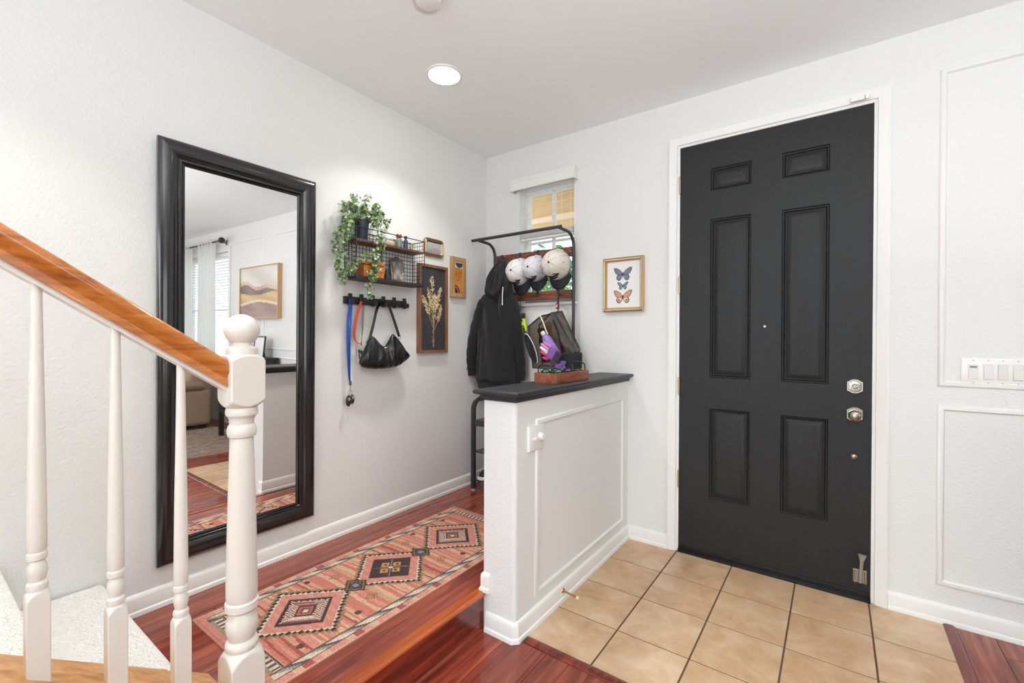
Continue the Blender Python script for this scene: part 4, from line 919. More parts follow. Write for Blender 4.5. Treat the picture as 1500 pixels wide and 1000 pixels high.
# baseball caps
def capm(nm, c, d): return mat(nm, c, .8, bump=.2, bscale=220, var=d, vscale=9)
DARKG = mat('black_brim', S(38, 46, 46), .75, bump=.1, bscale=200)
LOGO = mat('black_embroidery', S(34, 36, 38), .8)
def ballcap(x, z, R_, m, label, tilt=0, fr=1.0):
    t = thing('baseball_cap', (x, -.075, z), label, 'cap', 'caps on the hall tree hooks')
    yb = -.078; Hh = .125*R_/.09; n = 36; mm = 11
    def sp(th, ph, k=1.0):
        ct, s_t = math.cos(th), math.sin(th); front = max(0, -s_t)
        rr_ = R_*k*(1+.03*front); sq = .86
        return Vector((x+rr_*math.sin(ph)**.8*ct, yb-Hh*k*math.cos(ph)**.9 if ph < PI/2 else yb, z+tilt+rr_*1.06*math.sin(ph)**.8*s_t))
    vs = []; fs = []
    for j in range(mm+1):
        ph = .02+(PI/2-.02)*j/mm
        for k in range(n):
            th = 2*PI*k/n; seam = 1-.012*max(0, math.cos(6*th+PI))**8
            vs.append(sp(th, ph, seam*(1+.012*math.sin(5*th+j))))
    for j in range(mm):
        for k in range(n): fs.append((j*n+k, j*n+(k+1) % n, (j+1)*n+(k+1) % n, (j+1)*n+k))
    fs.append(tuple(reversed(range(n))))
    build('crown', MB().add(vs, fs), m, t, smooth=60, solid=.003)
    build('button', MB().ball(tuple(sp(0, .02)+Vector((0, -.002, 0))), .0075, .005, .0075, n=12, m=8), LOGO, t, smooth=60)
    for k in range(6):
        th = PI/6+PI/3*k
        build('seam', MB().tube([sp(PI/3*k+PI/2, .05+(PI/2-.08)*q/8, 1.004) for q in range(9)], .0016, 5), mat('cap_seam', S(186, 182, 178), .8), t)
        p = sp(PI/3*k+PI/3, 1.0, 1.012); build('eyelet', MB().ball(tuple(p), .0038, .0038, .0038, n=8, m=6), LOGO, t)
    # brim
    vs = []; nb_ = 20; mr = 5
    for j in range(mr+1):
        for k in range(nb_+1):
            a = -PI/2+(k/nb_-.5)*2.0; f = j/mr; ln = .072*(math.cos((k/nb_-.5)*2*1.45))**.5
            px, pz = math.cos(a), math.sin(a)
            vs.append((x+R_*px*(1+f*.10), yb+.012*f+.018*(abs(px)**2)*(1+f)-.002, z+tilt+R_*1.06*pz-f*ln))
    W_ = nb_+1; build('brim', MB().add(vs, [(j*W_+k, j*W_+k+1, (j+1)*W_+k+1, (j+1)*W_+k) for j in range(mr) for k in range(nb_)]), DARKG, t, smooth=60, solid=.004)
    def lp(u, v): return sp(-PI/2+u*.015, v-.10, 1.02)
    for P_ in ([(-46, 1.10), (-20, 1.06), (6, 1.06), (44, 1.06), (16, .84)], [(-24, 1.24), (2, 1.25), (30, 1.18)]):
        pp = []
        for a_, b_ in zip(P_, P_[1:]):
            for q in range(5): pp.append(lp(a_[0]+(b_[0]-a_[0])*q/5, a_[1]+(b_[1]-a_[1])*q/5))
        pp.append(lp(*P_[-1])); build('emblem', MB().tube(pp, [.0034+.0034*math.sin(PI*i/(len(pp)-1)) for i in range(len(pp))], 6), LOGO, t)
    build('strap', MB().tube([(x-.04, yb+.002, z+tilt+R_*.98), (x, yb-.006, z+tilt+R_*1.12), (x+.04, yb+.002, z+tilt+R_*.98)], .006, 8, flat=.3, up=(0, 0, 1)), m, t)
ballcap(.388, 1.782, .090, capm('cap_white', S(230, 228, 226), .04), 'white cap with black brim, first beside the hoodie')
ballcap(.528, 1.795, .085, capm('cap_grey_white', S(216, 218, 222), .05), 'white cap with black brim, middle of three on hall tree')
ballcap(.708, 1.806, .097, capm('cap_cream', S(222, 214, 204), .07), 'largest and creamiest white cap with black brim, nearest the right post')

# neon glove hanging behind the hoodie
t = thing('neon_glove', (.40, -.09, 1.28), 'neon yellow and black glove hanging behind the hoodie', 'glove')
NEON = mat('neon_yellow', S(206, 220, 60), .6); 
build('palm', MB().ball((.405, -.09, 1.405), .042, .018, .048, n=18, m=12), NEON, t, smooth=60)
for i in range(4): build('finger', MB().tube([(.380+i*.017, -.09, 1.37), (.378+i*.020, -.094, 1.325+.006*abs(i-1.5)), (.382+i*.018, -.096, 1.292+.008*abs(i-1.5))], [.0095, .0095, .006], 8), BLACKM if i % 2 else NEON, t, smooth=60)
build('thumb', MB().tube([(.435, -.092, 1.40), (.452, -.098, 1.37), (.455, -.10, 1.345)], [.011, .0105, .007], 8), NEON, t, smooth=60)
build('cuff', MB().lathe((.405, -.09, 1.440), [(.030, 0), (.032, .004), (.031, .035), (.028, .038)], n=18), BLACKM, t, smooth=40)
build('stripe', MB().tube([(.375, -.112, 1.44), (.40, -.116, 1.405), (.43, -.112, 1.425)], .006, 8).tube([(.378, -.110, 1.38), (.405, -.115, 1.395), (.435, -.108, 1.38)], .005, 8), BLACKM, t)
build('hanging_loop', MB().tube([(.40, -.08, 1.475), (.392, -.08, 1.56), (.374, -.09, 1.652), (.372, -.105, 1.66)], .0025, 6), BLACKM, t)
# key strap on the last hook
t = thing('key_strap', (.728, -.10, 1.48), 'short red and blue key strap on the hook below the largest cap', 'key strap')
build('webbing', ribbon([(.727, -.098, 1.602), (.728, -.112, 1.57), (.730, -.115, 1.50)], .020, thick=.002), mat('navy_webbing', S(50, 66, 104), .6), t)
build('patch', MB().box(.716, .744, -.124, -.116, 1.495, 1.540), mat('red_patch', S(206, 52, 56), .5), t, bevel=.003)
build('patch_mark', MB().obox((.730, -.1245, 1.522), ((1, 0, .6), (0, 1, 0), (-.6, 0, 1)), .010, .0008, .003).obox((.730, -.1245, 1.510), ((1, 0, -.5), (0, 1, 0), (.5, 0, 1)), .009, .0008, .003), WHITEP, t)
build('loop', MB().tube([(.727, -.098, 1.602), (.727, -.100, 1.615), (.727, -.108, 1.600)], .003, 6), BLACKM, t)

# clear and black gear bag hanging on the right post side
gb = thing('gear_bag', (.80, -.22, 1.12), 'black trimmed see-through gear bag behind the wooden tray', 'bag')
VINYL = bpy.data.materials.new('smoked_vinyl'); VINYL.use_nodes = True; _n = VINYL.node_tree; _n.nodes.clear()
_o = _n.nodes.new('ShaderNodeOutputMaterial'); _m = _n.nodes.new('ShaderNodeMixShader'); _t = _n.nodes.new('ShaderNodeBsdfTransparent'); _g = _n.nodes.new('ShaderNodeBsdfPrincipled')
_g.inputs['Base Color'].default_value = S(52, 44, 40); _g.inputs['Roughness'].default_value = .12; _m.inputs[0].default_value = .38; _t.inputs[0].default_value = (.72, .66, .60, 1)
_n.links.new(_t.outputs[0], _m.inputs[1]); _n.links.new(_g.outputs[0], _m.inputs[2]); _n.links.new(_m.outputs[0], _o.inputs[0]); MATS['smoked_vinyl'] = VINYL
Fr = [(.600, 1.372), (.690, 1.438), (.800, 1.462), (.955, 1.215), (.930, 1.095), (.640, 1.095)]
Bk = [(.600, 1.385), (.680, 1.455), (.780, 1.475), (.915, 1.225), (.895, 1.10), (.630, 1.10)]
yf, yb = -.290, -.150; n_ = len(Fr); mb = MB(); a = [(x, yf+(.012 if i in (1, 2) else 0), z) for i, (x, z) in enumerate(Fr)]; b = [(x, yb, z) for x, z in Bk]
mb.add(a+b, [tuple(range(n_)), tuple(reversed(range(n_, 2*n_)))]+[(i, n_+i, n_+(i+1) % n_, (i+1) % n_) for i in range(n_)]); build('vinyl_shell', mb, VINYL, gb)
build('piping', MB().tube(a, .0055, 8, closed=True).tube(b, .005, 8, closed=True).tube([a[3], b[3]], .006, 8).tube([a[2], b[2]], .006, 8), BLACKM, gb)
build('side_strap', ribbon([(.790, -.30, 1.462), (.868, -.305, 1.335), (.955, -.300, 1.205)], .022, thick=.004, tw=lambda s_: 1.2), BLACKM, gb)
build('white_zip', MB().tube(smoothpts([(.640, -.297, 1.412), (.690, -.300, 1.446), (.745, -.300, 1.452), (.80, -.298, 1.466)], 5), .0035, 6).tube(smoothpts([(.700, -.302, 1.446), (.728, -.306, 1.40), (.748, -.306, 1.35), (.764, -.306, 1.32)], 5), .004, 6), mat('white_cord', None), gb)
build('hanging_strap', MB().tube(smoothpts([(.780, -.20, 1.475), (.752, -.15, 1.53), (.730, -.105, 1.59), (.727, -.098, 1.608)], 5), .005, 6), BLACKM, gb)
TANF = mat('tan_fabric', S(176, 140, 104), .8, var=.2, vscale=30); GREYF = mat('black_fabric', S(34, 34, 38), .85, bump=.3, bscale=90)
build('folded_cloth', MB().tube(smoothpts([(.70, -.215, 1.40), (.73, -.22, 1.32), (.76, -.22, 1.24), (.80, -.22, 1.15)], 5), [.022+.006*math.sin(i) for i in range(16)], 12, flat=.8).tube(smoothpts([(.80, -.21, 1.40), (.83, -.215, 1.30), (.87, -.215, 1.19)], 5), [.022+.004*math.sin(i*1.3) for i in range(11)], 12), TANF, gb, smooth=60)
build('dark_cloth', MB().tube(smoothpts([(.65, -.205, 1.36), (.67, -.21, 1.26), (.70, -.21, 1.13)], 5), [.024+.005*math.sin(i*1.7) for i in range(11)], 12).tube(smoothpts([(.76, -.20, 1.42), (.80, -.20, 1.32), (.85, -.20, 1.14)], 5), .022, 12), GREYF, gb, smooth=60)
build('lower_pouch', MB().box(.87, .965, -.315, -.20, 1.10, 1.205), GREYF, gb, bevel=.012)
t = thing('mesh_pouch', (.62, -.33, 1.08), 'small black mesh pouch with white rim leaning on the gear bag', 'pouch')
cx_, cz_ = .655, 1.225; 
ov = [(cx_+.032*math.cos(a)-.080*math.sin(a)*.42, -.335-.012*math.sin(a), cz_+.098*math.sin(a)) for a in [2*PI*k/28 for k in range(28)]]
mb = MB(); mb.add(ov+[(cx_, -.322, cz_)], [(i, (i+1) % 28, 28) for i in range(28)]); build('mesh_face', mb, mat('black_mesh', S(40, 40, 42), .7, alpha=.72), t, solid=.012)
build('black_rim', MB().tube(ov, .0065, 8, closed=True), BLACKM, t); build('white_rim', MB().tube([(p[0]+.004, p[1]-.010, p[2]) for p in ov[:9][::-1]+ov[22:][::-1]], .003, 6), mat('white_cord', None), t)
mb = MB()
for i in range(3, 12): mb.tube([ov[i], ov[28-i]], .0012, 4)
for i in range(-3, 4): mb.tube([ov[(7+i) % 28], ov[(21-i) % 28]], .0012, 4)
mb.v = [(x, y-.010, z) for x, y, z in mb.v]; build('netting', mb, BLACKM, t)
t = thing('lavender_bottle', (.76, -.34, 1.08), 'lavender bottle with beige cap clipped to the front of gear bag', 'bottle')
d = Vector((.120, 0, -.165)).normalized(); p0 = Vector((.742, -.335, 1.332))
LAV = mat('lavender_plastic', S(140, 118, 186), .35)
build('cap', MB().lathe(p0, [(.001, -.004), (.013, -.003), (.015, .002), (.015, .022), (.013, .024)], axis=d, n=18), mat('beige_plastic', S(222, 206, 182), .4), t, smooth=40)
build('body', MB().lathe(p0+d*.024, [(.012, 0), (.022, .012), (.030, .030), (.032, .070), (.031, .150), (.026, .165), (.001, .168)], axis=d, n=24), LAV, t, smooth=40)
t = thing('striped_glove', (.82, -.37, 1.13), 'purple and pink striped glove lying over the lavender bottle', 'glove')
GC = [mat('glove_magenta', S(206, 60, 120), .6), mat('glove_white', S(232, 222, 224), .6), mat('glove_lilac', S(178, 150, 206), .6), mat('glove_pink', S(214, 110, 160), .6)]
pc = Vector((.835, -.375, 1.200)); gd = Vector((-.70, 0, .42)).normalized(); gn = Vector((.42, 0, .70)).normalized()
build('palm', MB().obox(pc, (gd, gn, Vector((0, 1, 0))), .030, .040, .012), mat('glove_purple', S(120, 84, 160), .6), t, bevel=.010)
for i, L_ in enumerate((.050, .066, .072, .062)):
    b0 = pc+gd*.024+gn*(-.030+i*.020); e = gd*L_
    build('finger', MB().tube([b0, b0+e*.5+Vector((0, -.006, 0)), b0+e*.92+Vector((0, -.002, 0)), b0+e], [.0105, .0105, .0095, .005], 10), GC[i], t, smooth=60)
b0 = pc-gn*.034; build('thumb', MB().tube([b0, b0-gn*.018+gd*.016, b0-gn*.024+gd*.040], [.012, .011, .007], 10), GC[0], t, smooth=60)
build('cuff', MB().obox(pc-gd*.050, (gd, gn, Vector((0, 1, 0))), .024, .034, .013), mat('glove_cuff', S(52, 36, 60), .7), t, bevel=.008)
build('emblem', MB().obox(pc+gd*.03+Vector((0, -.0135, 0))+gn*-.012, (gd, gn, Vector((0, 1, 0))), .010, .008, .001), mat('gold_print', S(220, 190, 110), .5), t)
t = thing('purple_scarf', (.875, -.34, 1.08), 'crumpled purple cloth behind right end of the wooden tray', 'cloth')
build('folds', MB().tube(smoothpts([(.85, -.345, 1.165), (.868, -.350, 1.13), (.885, -.350, 1.09), (.89, -.345, 1.03)], 5), [.022+.008*math.sin(i*1.2) for i in range(16)], 12).tube(smoothpts([(.90, -.345, 1.15), (.905, -.35, 1.10), (.90, -.345, 1.04)], 5), [.016+.005*math.sin(i*1.5) for i in range(11)], 10), mat('violet_cloth', S(124, 92, 168), .8), t, smooth=60)

# tray on the half wall
tr = thing('wooden_tray', (1.098, -.70, CAPZ), 'brown wooden tray with black handles on the half wall cap', 'tray')
TRW = wood('tray_wood', [(.3, S(104, 54, 34)), (.5, S(146, 82, 54)), (.75, S(180, 112, 76))], (14, 2, 14), 3, .4)
TX_, TY_, TH = (1.034, 1.164), (-.885, -.520), .052
ang = math.radians(1.5)
build('base', MB().box(TX_[0]+.004, TX_[1]-.004, TY_[0]+.004, TY_[1]-.004, CAPZ, CAPZ+.008), TRW, tr)
for x0, x1, y0_, y1_ in ((TX_[0], TX_[0]+.009, *TY_), (TX_[1]-.009, TX_[1], *TY_), (TX_[0]+.009, TX_[1]-.009, TY_[0], TY_[0]+.009), (TX_[0]+.009, TX_[1]-.009, TY_[1]-.009, TY_[1])):
    build('side', MB().box(x0, x1, y0_, y1_, CAPZ, CAPZ+TH), TRW, tr, bevel=.002)
for y in (TY_[0]+.0045, TY_[1]-.0045):
    xc = 1.099; build('handle', MB().tube([(xc-.042, y, CAPZ+TH-.004), (xc-.042, y, CAPZ+TH+.020)]+[(xc-.042*math.cos(a), y, CAPZ+TH+.024+.020*math.sin(a)) for a in [PI*k/8 for k in range(1, 8)]]+[(xc+.042, y, CAPZ+TH+.020), (xc+.042, y, CAPZ+TH-.004)], .0042, 8), BLACKM, tr, smooth=50)
def shades(cx, cy, z, rot, lens, label, sz=1.0, tl=.35):
    t = thing('sunglasses', (cx, cy, z), label, 'sunglasses', 'sunglasses in the wooden tray'); Rm = Matrix.Rotation(rot, 3, 'Z') @ Matrix.Rotation(tl, 3, 'X')
    f = lambda p: tuple(Vector((cx, cy, z)) + Rm @ (Vector(p)*sz))
    for s_ in (-1, 1):
        ol = [(s_*.033+.028*math.cos(a)*(1 if abs(math.cos(a)) < .8 else .98), -.006*abs(math.cos(a)), .021*math.sin(a)+.004*math.cos(a)*s_) for a in [2*PI*k/24 for k in range(24)]]
        build('lens', MB().add([f(p) for p in ol]+[f((s_*.033, -.009, 0))], [(i, (i+1) % 24, 24) for i in range(24)]), lens, t, smooth=60, solid=.0015)
        build('rim', MB().tube([f(p) for p in ol], .0022*sz, 8, closed=True), BLACKM, t)
        build('temple', MB().tube([f(p) for p in ((s_*.060, .002, .006), (s_*.066, .03, .008), (s_*.064, .09, .004), (s_*.060, .125, -.018))], .0022*sz, 8), BLACKM, t)
    build('bridge', MB().tube([f((-.008, -.004, .008)), f((0, -.007, .012)), f((.008, -.004, .008))], .0022*sz, 8), BLACKM, t)
GRL = mat('green_mirror_lens', S(50, 112, 66), .1, metal=.7, coat=.5); PRL = mat('smoke_violet_lens', S(70, 56, 96), .08, metal=.6, coat=.5); DKL = mat('dark_lens', S(30, 30, 34), .06, coat=.6)
shades(1.105, -.825, CAPZ+.052, .62, GRL, 'sunglasses with green mirrored lenses at near end of tray', .92)
shades(1.105, -.725, CAPZ+.052, .55, PRL, 'sunglasses with violet smoked lenses in the middle of tray', .92)
shades(1.102, -.600, CAPZ+.048, .50, DKL, 'sunglasses with plain black lenses at far end of tray', .82)

# ------------------------------------------------------------------ switches, outlet
t = thing('dimmer_plate', (KX1, -1.115, .80), 'white double switch plate with round dimmer knob on half wall', 'switch')
build('plate', MB().rings(mpK, -1.178, -1.060, .792, .905, [(0, 0), (.001, .011), (.004, .0125)], fill=True), WHITEP, t, smooth=30)
build('toggle', MB().obox((KX1+.018, -1.146, .846), ((1, 0, .5), (0, 1, 0), (-.5, 0, 1)), .009, .004, .005), WHITEP, t, bevel=.0015)
build('knob', MB().lathe((KX1+.0115, -1.092, .849), [(.020, 0), (.019, .006), (.0165, .016), (.014, .021), (.001, .022)], axis=(1, 0, 0), n=28), WHITEP, t, smooth=40)
for y in (-1.146, -1.092):
    for z in (.806, .892): build('screw', MB().lathe((KX1+.012, y, z), [(.003, 0), (.0028, .0012), (.001, .0013)], axis=(1, 0, 0), n=10), WHITEP, t)
t = thing('switch_bank', (2.86, 0, 1.10), 'white four gang switch plate inside the upper right wall moulding', 'switch')
build('plate', MB().rings(mpD, 2.742, 2.952, 1.094, 1.209, [(0, 0), (.001, .005), (.004, .0065)], fill=True), WHITEP, t, smooth=30)
SWG = mat('switch_white', S(228, 225, 222), .3)
for i, x in enumerate((2.828, 2.872, 2.917)):
    z0, z1 = 1.118, 1.184
    build('rocker_frame', MB().rings(mpD, x-.0165, x+.0165, z0-.002, z1+.002, [(0, .006), (.001, .0075), (.002, .0065)]), WHITEP, t)
    build('rocker', MB().add([(x-.014, -.0068, z0), (x+.014, -.0068, z0), (x+.014, -.0068, z1), (x-.014, -.0068, z1), (x-.014, -.0120 if i != 1 else -.008, z0+.002), (x+.014, -.0120 if i != 1 else -.008, z0+.002), (x+.014, -.0080 if i != 1 else -.012, z1-.002), (x-.014, -.0080 if i != 1 else -.012, z1-.002)], [(0, 1, 5, 4), (1, 2, 6, 5), (2, 3, 7, 6), (3, 0, 4, 7), (4, 5, 6, 7)]), SWG, t)
tm = build('timer', MB().box(2.765, 2.796, -.0105, -.006, 1.118, 1.184), SWG, t, bevel=.001)
build('timer_display', MB().box(2.769, 2.792, -.0112, -.0105, 1.168, 1.176), mat('lcd_grey', S(140, 138, 128), .3), tm)
mb = MB()
for i in range(3):
    for j in range(4): mb.box(2.769+i*.0085, 2.775+i*.0085, -.0114, -.0105, 1.123+j*.010, 1.128+j*.010)
bb_ = build('timer_buttons', mb, WHITEP, tm)
for x in (2.781, 2.828, 2.872, 2.917):
    for z in (1.103, 1.200): build('screw', MB().lathe((x, -.0062, z), [(.003, 0), (.0028, .0012), (.001, .0013)], axis=(0, -1, 0), n=10), mat('switch_screw', S(190, 188, 184), .4), t)
t = thing('outlet', (.385, 0, 1.18), 'white double outlet on entry wall right of the hoodie', 'outlet')
build('plate', MB().rings(mpD, .348, .420, 1.180, 1.300, [(0, 0), (.001, .005), (.004, .0065)], fill=True), WHITEP, t, smooth=30)
for z in (1.213, 1.267):
    f_ = build('receptacle', MB().lathe((.384, -.006, z), [(.017, 0), (.0165, .002), (.001, .002)], axis=(0, -1, 0), n=20), SWG, t)
    build('slots', MB().box(.377, .3785, -.0086, -.008, z-.002, z+.008).box(.390, .3915, -.0086, -.008, z-.002, z+.008).box(.382, .386, -.0086, -.008, z-.010, z-.006), BLACKM, f_)

# ------------------------------------------------------------------ butterfly picture
t = thing('butterfly_picture', (1.158, 0, 1.47), 'gold beaded frame with three butterflies on entry wall left of door', 'picture')
GOLD = mat('champagne_gold', S(196, 164, 118), .35, metal=.7, bump=.1, bscale=100)
bx0, bx1, bz0, bz1 = 1.022, 1.296, 1.470, 1.822
build('frame', MB().rings(mpD, bx0, bx1, bz0, bz1, [(0, 0), (0, .026), (.004, .030), (.008, .026), (.016, .024), (.018, .028), (.022, .022), (.026, .014)]), GOLD, t, smooth=40)
mb = MB()
def beads(mb):
    for x in (bx0+.0125, bx1-.0125):
        for i in range(34): z = bz0+.014+i*(bz1-bz0-.028)/33; mb.obox((x, -.027, z), ((1, 0, 0), (0, 1, 0), (0, 0, 1)), .004, .003, .0034)
    for z in (bz0+.0125, bz1-.0125):
        for i in range(26): x = bx0+.014+i*(bx1-bx0-.028)/25; mb.obox((x, -.027, z), ((1, 0, 0), (0, 1, 0), (0, 0, 1)), .0034, .003, .004)
beads(mb); build('beading', mb, mat('pearl_gold', S(226, 208, 176), .35, metal=.4), t)['kind'] = 'stuff'
build('mat_board', MB().box(bx0+.024, bx1-.024, -.012, -.002, bz0+.024, bz1-.024), mat('ivory_paper', S(236, 234, 232), .8), t)
def butterfly(cx, cz, sc, cu, cl, dk, spot=None):
    mb = MB(); y = -.0126
    def pl(pts, c, k=0):
        P_ = [(cx+px_*sc, y-k*.0003, cz+pz_*sc) for px_, pz_ in pts]; mb.add(P_, [tuple(range(len(P_)))], c)
    for s_ in (-1, 1):
        pl([(s_*a, b) for a, b in ((.03, .14), (.30, .46), (.70, .68), (1.0, .70), (.98, .42), (.80, .06), (.48, -.12), (.04, -.16))], dk)
        pl([(s_*a, b) for a, b in ((.08, .14), (.34, .42), (.70, .60), (.90, .60), (.88, .40), (.70, .08), (.44, -.06), (.12, -.04))], cu, 1)
        pl([(s_*a, b) for a, b in ((.06, -.05), (.40, -.02), (.66, -.12), (.74, -.38), (.62, -.60), (.44, -.70), (.26, -.62), (.10, -.36))], dk)
        pl([(s_*a, b) for a, b in ((.10, -.10), (.38, -.08), (.56, -.18), (.60, -.38), (.48, -.54), (.32, -.52), (.14, -.32))], cl, 1)
        if spot: pl([(s_*(.42)+.10*math.cos(a), -.34+.10*math.sin(a)) for a in [2*PI*k/10 for k in range(10)]], spot, 2)
    pl([(-.04, .16), (.04, .16), (.05, -.1), (.02, -.42), (-.02, -.42), (-.05, -.1)], S(60, 56, 60), 3)
    return mb
PP = attrmat('printed_paper')
build('butterfly_print', butterfly(1.156, 1.7135, .062, S(118, 126, 140), S(110, 132, 158), S(92, 98, 112)), PP, t)
build('butterfly_print', butterfly(1.156, 1.638, .037, S(120, 134, 146), S(120, 150, 166), S(84, 84, 96)), PP, t)
build('butterfly_print', butterfly(1.156, 1.566, .062, S(206, 150, 122), S(232, 204, 168), S(120, 92, 86), S(96, 84, 84)), PP, t)

# ------------------------------------------------------------------ living room beyond, seen in the mirror
t = thing('landscape_canvas', (3.77, 0, 1.46), 'abstract tan desert landscape canvas with oak edge seen in the mirror', 'painting')
px0, px1, pz0, pz1 = 3.25, 4.27, 1.47, 2.14
build('frame', MB().rings(mpD, px0, px1, pz0, pz1, [(0, 0), (0, .055), (.012, .055), (.012, .040)]), mat('tan_frame', S(206, 168, 126), .5), t)
mb = MB(); nx_, nz_ = 80, 56
def land(u, v):
    h1 = .58+.05*math.sin(u*5+1)+.04*math.sin(u*11); h2 = .47+.03*math.sin(u*6+2.2); h3 = .30+.05*math.sin(u*4.2-.5); h4 = .17+.05*math.sin(u*5.5+2.6)
    if v > h1+.07: return mixc(S(206, 200, 192), S(226, 220, 212), .5+.5*math.sin(u*7+v*9))
    if v > h1: return mixc(S(196, 160, 134), S(214, 190, 168), .5+.5*math.sin(u*9))
    if v > h2: return mixc(S(112, 96, 90), S(140, 118, 104), .5+.5*math.sin(u*13+v*8))
    if v > h3: return mixc(S(214, 184, 136), S(198, 162, 118), .5+.5*math.sin(u*8+v*24))
    if v > h3-.05: return S(226, 206, 178)
    if v > h4: return mixc(S(146, 122, 116), S(168, 142, 132), .5+.5*math.sin(u*10+v*14))
    return mixc(S(170, 142, 132), S(150, 124, 118), .5+.5*math.sin(u*6+v*18))
for i in range(nx_):
    for j in range(nz_):
        a0, a1 = px0+.012+(px1-px0-.024)*i/nx_, px0+.012+(px1-px0-.024)*(i+1)/nx_; b0, b1 = pz0+.012+(pz1-pz0-.024)*j/nz_, pz0+.012+(pz1-pz0-.024)*(j+1)/nz_
        mb.add([(a0, -.041, b0), (a1, -.041, b0), (a1, -.041, b1), (a0, -.041, b1)], [(0, 1, 2, 3)], land(1-(i+.5)/nx_, (j+.5)/nz_))
mb.box(px0+.012, px1-.012, -.040, -.002, pz0+.012, pz1-.012, S(206, 168, 126)); build('canvas', mb, PP, t)
sash('window_2', *LWIN, [5.53], [1.60], .10)
struct('trim_12', MB().rings(mpD, 4.655, 6.415, .68, 2.485, [(0, 0), (0, .014), (.05, .016), (.065, .012), (.067, 0)]), TRIM)
bt = thing('living_room_blind', (5.5, -.03, 2.40), 'open white slatted blinds on large window reflected in the mirror', 'blind')
build('headrail', MB().box(4.74, 6.33, .01, .07, 2.36, 2.415), SLATM, bt)
for i in range(36):
    z = 2.34-i*.043
    if z > .80: build('slat', MB().obox((5.535, .045, z), ((1, 0, 0), (0, 1, -.12), (0, .12, 1)), .79, .024, .0014), SLATM, bt)
build('bottom_rail', MB().box(4.74, 6.33, .02, .07, .77, .79), SLATM, bt)
rd = thing('curtain_rod', (5.6, -.10, 2.56), 'dark curtain rod with round finial above the reflected window', 'curtain rod')
build('rod', MB().cyl((4.74, -.10, 2.555), (6.75, -.10, 2.555), .011, n=12), BLACKM, rd, smooth=60)
for x in (4.71, 6.78): build('finial', MB().ball((x, -.10, 2.555), .042, n=20, m=12), BLACKM, rd, smooth=60)
for x in (4.80, 6.68): build('bracket', MB().box(x-.008, x+.008, -.10, 0, 2.535, 2.545).box(x-.015, x+.015, -.006, 0, 2.51, 2.58), BLACKM, rd)
SHEER = bpy.data.materials.new('sheer_curtain'); SHEER.use_nodes = True; _n = SHEER.node_tree; _n.nodes.clear()
_o = _n.nodes.new('ShaderNodeOutputMaterial'); _m = _n.nodes.new('ShaderNodeMixShader'); _t = _n.nodes.new('ShaderNodeBsdfTransparent'); _g = _n.nodes.new('ShaderNodeBsdfDiffuse'); _tr = _n.nodes.new('ShaderNodeBsdfTranslucent'); _a = _n.nodes.new('ShaderNodeMixShader')
_g.inputs[0].default_value = (.88, .87, .85, 1); _tr.inputs[0].default_value = (.88, .87, .85, 1); _a.inputs[0].default_value = .5; _m.inputs[0].default_value = .92
_n.links.new(_g.outputs[0], _a.inputs[1]); _n.links.new(_tr.outputs[0], _a.inputs[2]); _n.links.new(_t.outputs[0], _m.inputs[1]); _n.links.new(_a.outputs[0], _m.inputs[2]); _n.links.new(_m.outputs[0], _o.inputs[0]); MATS['sheer_curtain'] = SHEER
for x0, x1, lb in ((4.95, 5.50, 'sheer white curtain panel nearest the rod finial, in the mirror'), (5.78, 6.62, 'sheer white curtain panel at the far side of reflected window')):
    mb = MB(); n_ = 120; vs = []
    for j in range(9):
        z = 2.60-(2.58)*j/8
        for i in range(n_+1): u = i/n_; x = x0+(x1-x0)*u; vs.append((x+.006*math.sin(j+u*9), -.10+(.026+.01*j/8)*math.sin(u*(x1-x0)*60), z))
    o = build('curtain', mb.add(vs, [(j*(n_+1)+i, j*(n_+1)+i+1, (j+1)*(n_+1)+i+1, (j+1)*(n_+1)+i) for j in range(8) for i in range(n_)]), SHEER, org=((x0+x1)/2, -.1, .02), smooth=60); tag(o, lb, 'curtain', 'sheer curtains')
# sideboard
DKW = wood('espresso_wood', [(.3, S(26, 20, 20)), (.6, S(40, 32, 30)), (.8, S(56, 42, 38))], (2, 14, 14), 2, .35)
sb = thing('sideboard', (3.58, -.22, .0), 'dark wood sideboard with legs on the living room wall, in mirror', 'sideboard')
sx0, sx1, sy0, sy1 = 3.26, 3.93, -.43, -.03
build('top', MB().box(sx0-.01, sx1+.01, sy0-.01, sy1, .955, .985), DKW, sb, bevel=.003)
build('body', MB().box(sx0+.01, sx1-.01, sy0+.01, sy1, .26, .955), DKW, sb)
for x in (sx0+.025, sx1-.025):
    for y in (sy0+.025, sy1-.03): build('leg', MB().box(x-.024, x+.024, y-.024, y+.024, .006, .955), DKW, sb, bevel=.002)
for x0, x1 in ((sx0+.055, 3.592), (3.598, sx1-.055)):
    d_ = build('door', MB().rings(mpD, x0, x1, .30, .76, [(0, -sy0-.012), (0, -sy0+.004), (.03, -sy0+.004), (.035, -sy0-.002)], fill=True), DKW, sb)
    build('knob', MB().ball(((x0+x1)/2, sy0-.014, .60), .010), NICKEL, d_)
    d_ = build('drawer', MB().rings(mpD, x0, x1, .785, .935, [(0, -sy0-.012), (0, -sy0+.004), (.015, -sy0+.004), (.02, -sy0)], fill=True), DKW, sb)
    build('knob', MB().ball(((x0+x1)/2, sy0-.014, .86), .010), NICKEL, d_)
t = thing('black_photo_frame', (3.56, -.14, .985), 'black framed print standing on the dark sideboard, in mirror', 'picture frame')
ln = lambda a, b, h: (a, -.09-(1.3-b)*.10-h, b)
build('frame', MB().rings(ln, 3.43, 3.70, .987, 1.245, [(0, 0), (0, .016), (.014, .016), (.014, .008)]), BLACKM, t)
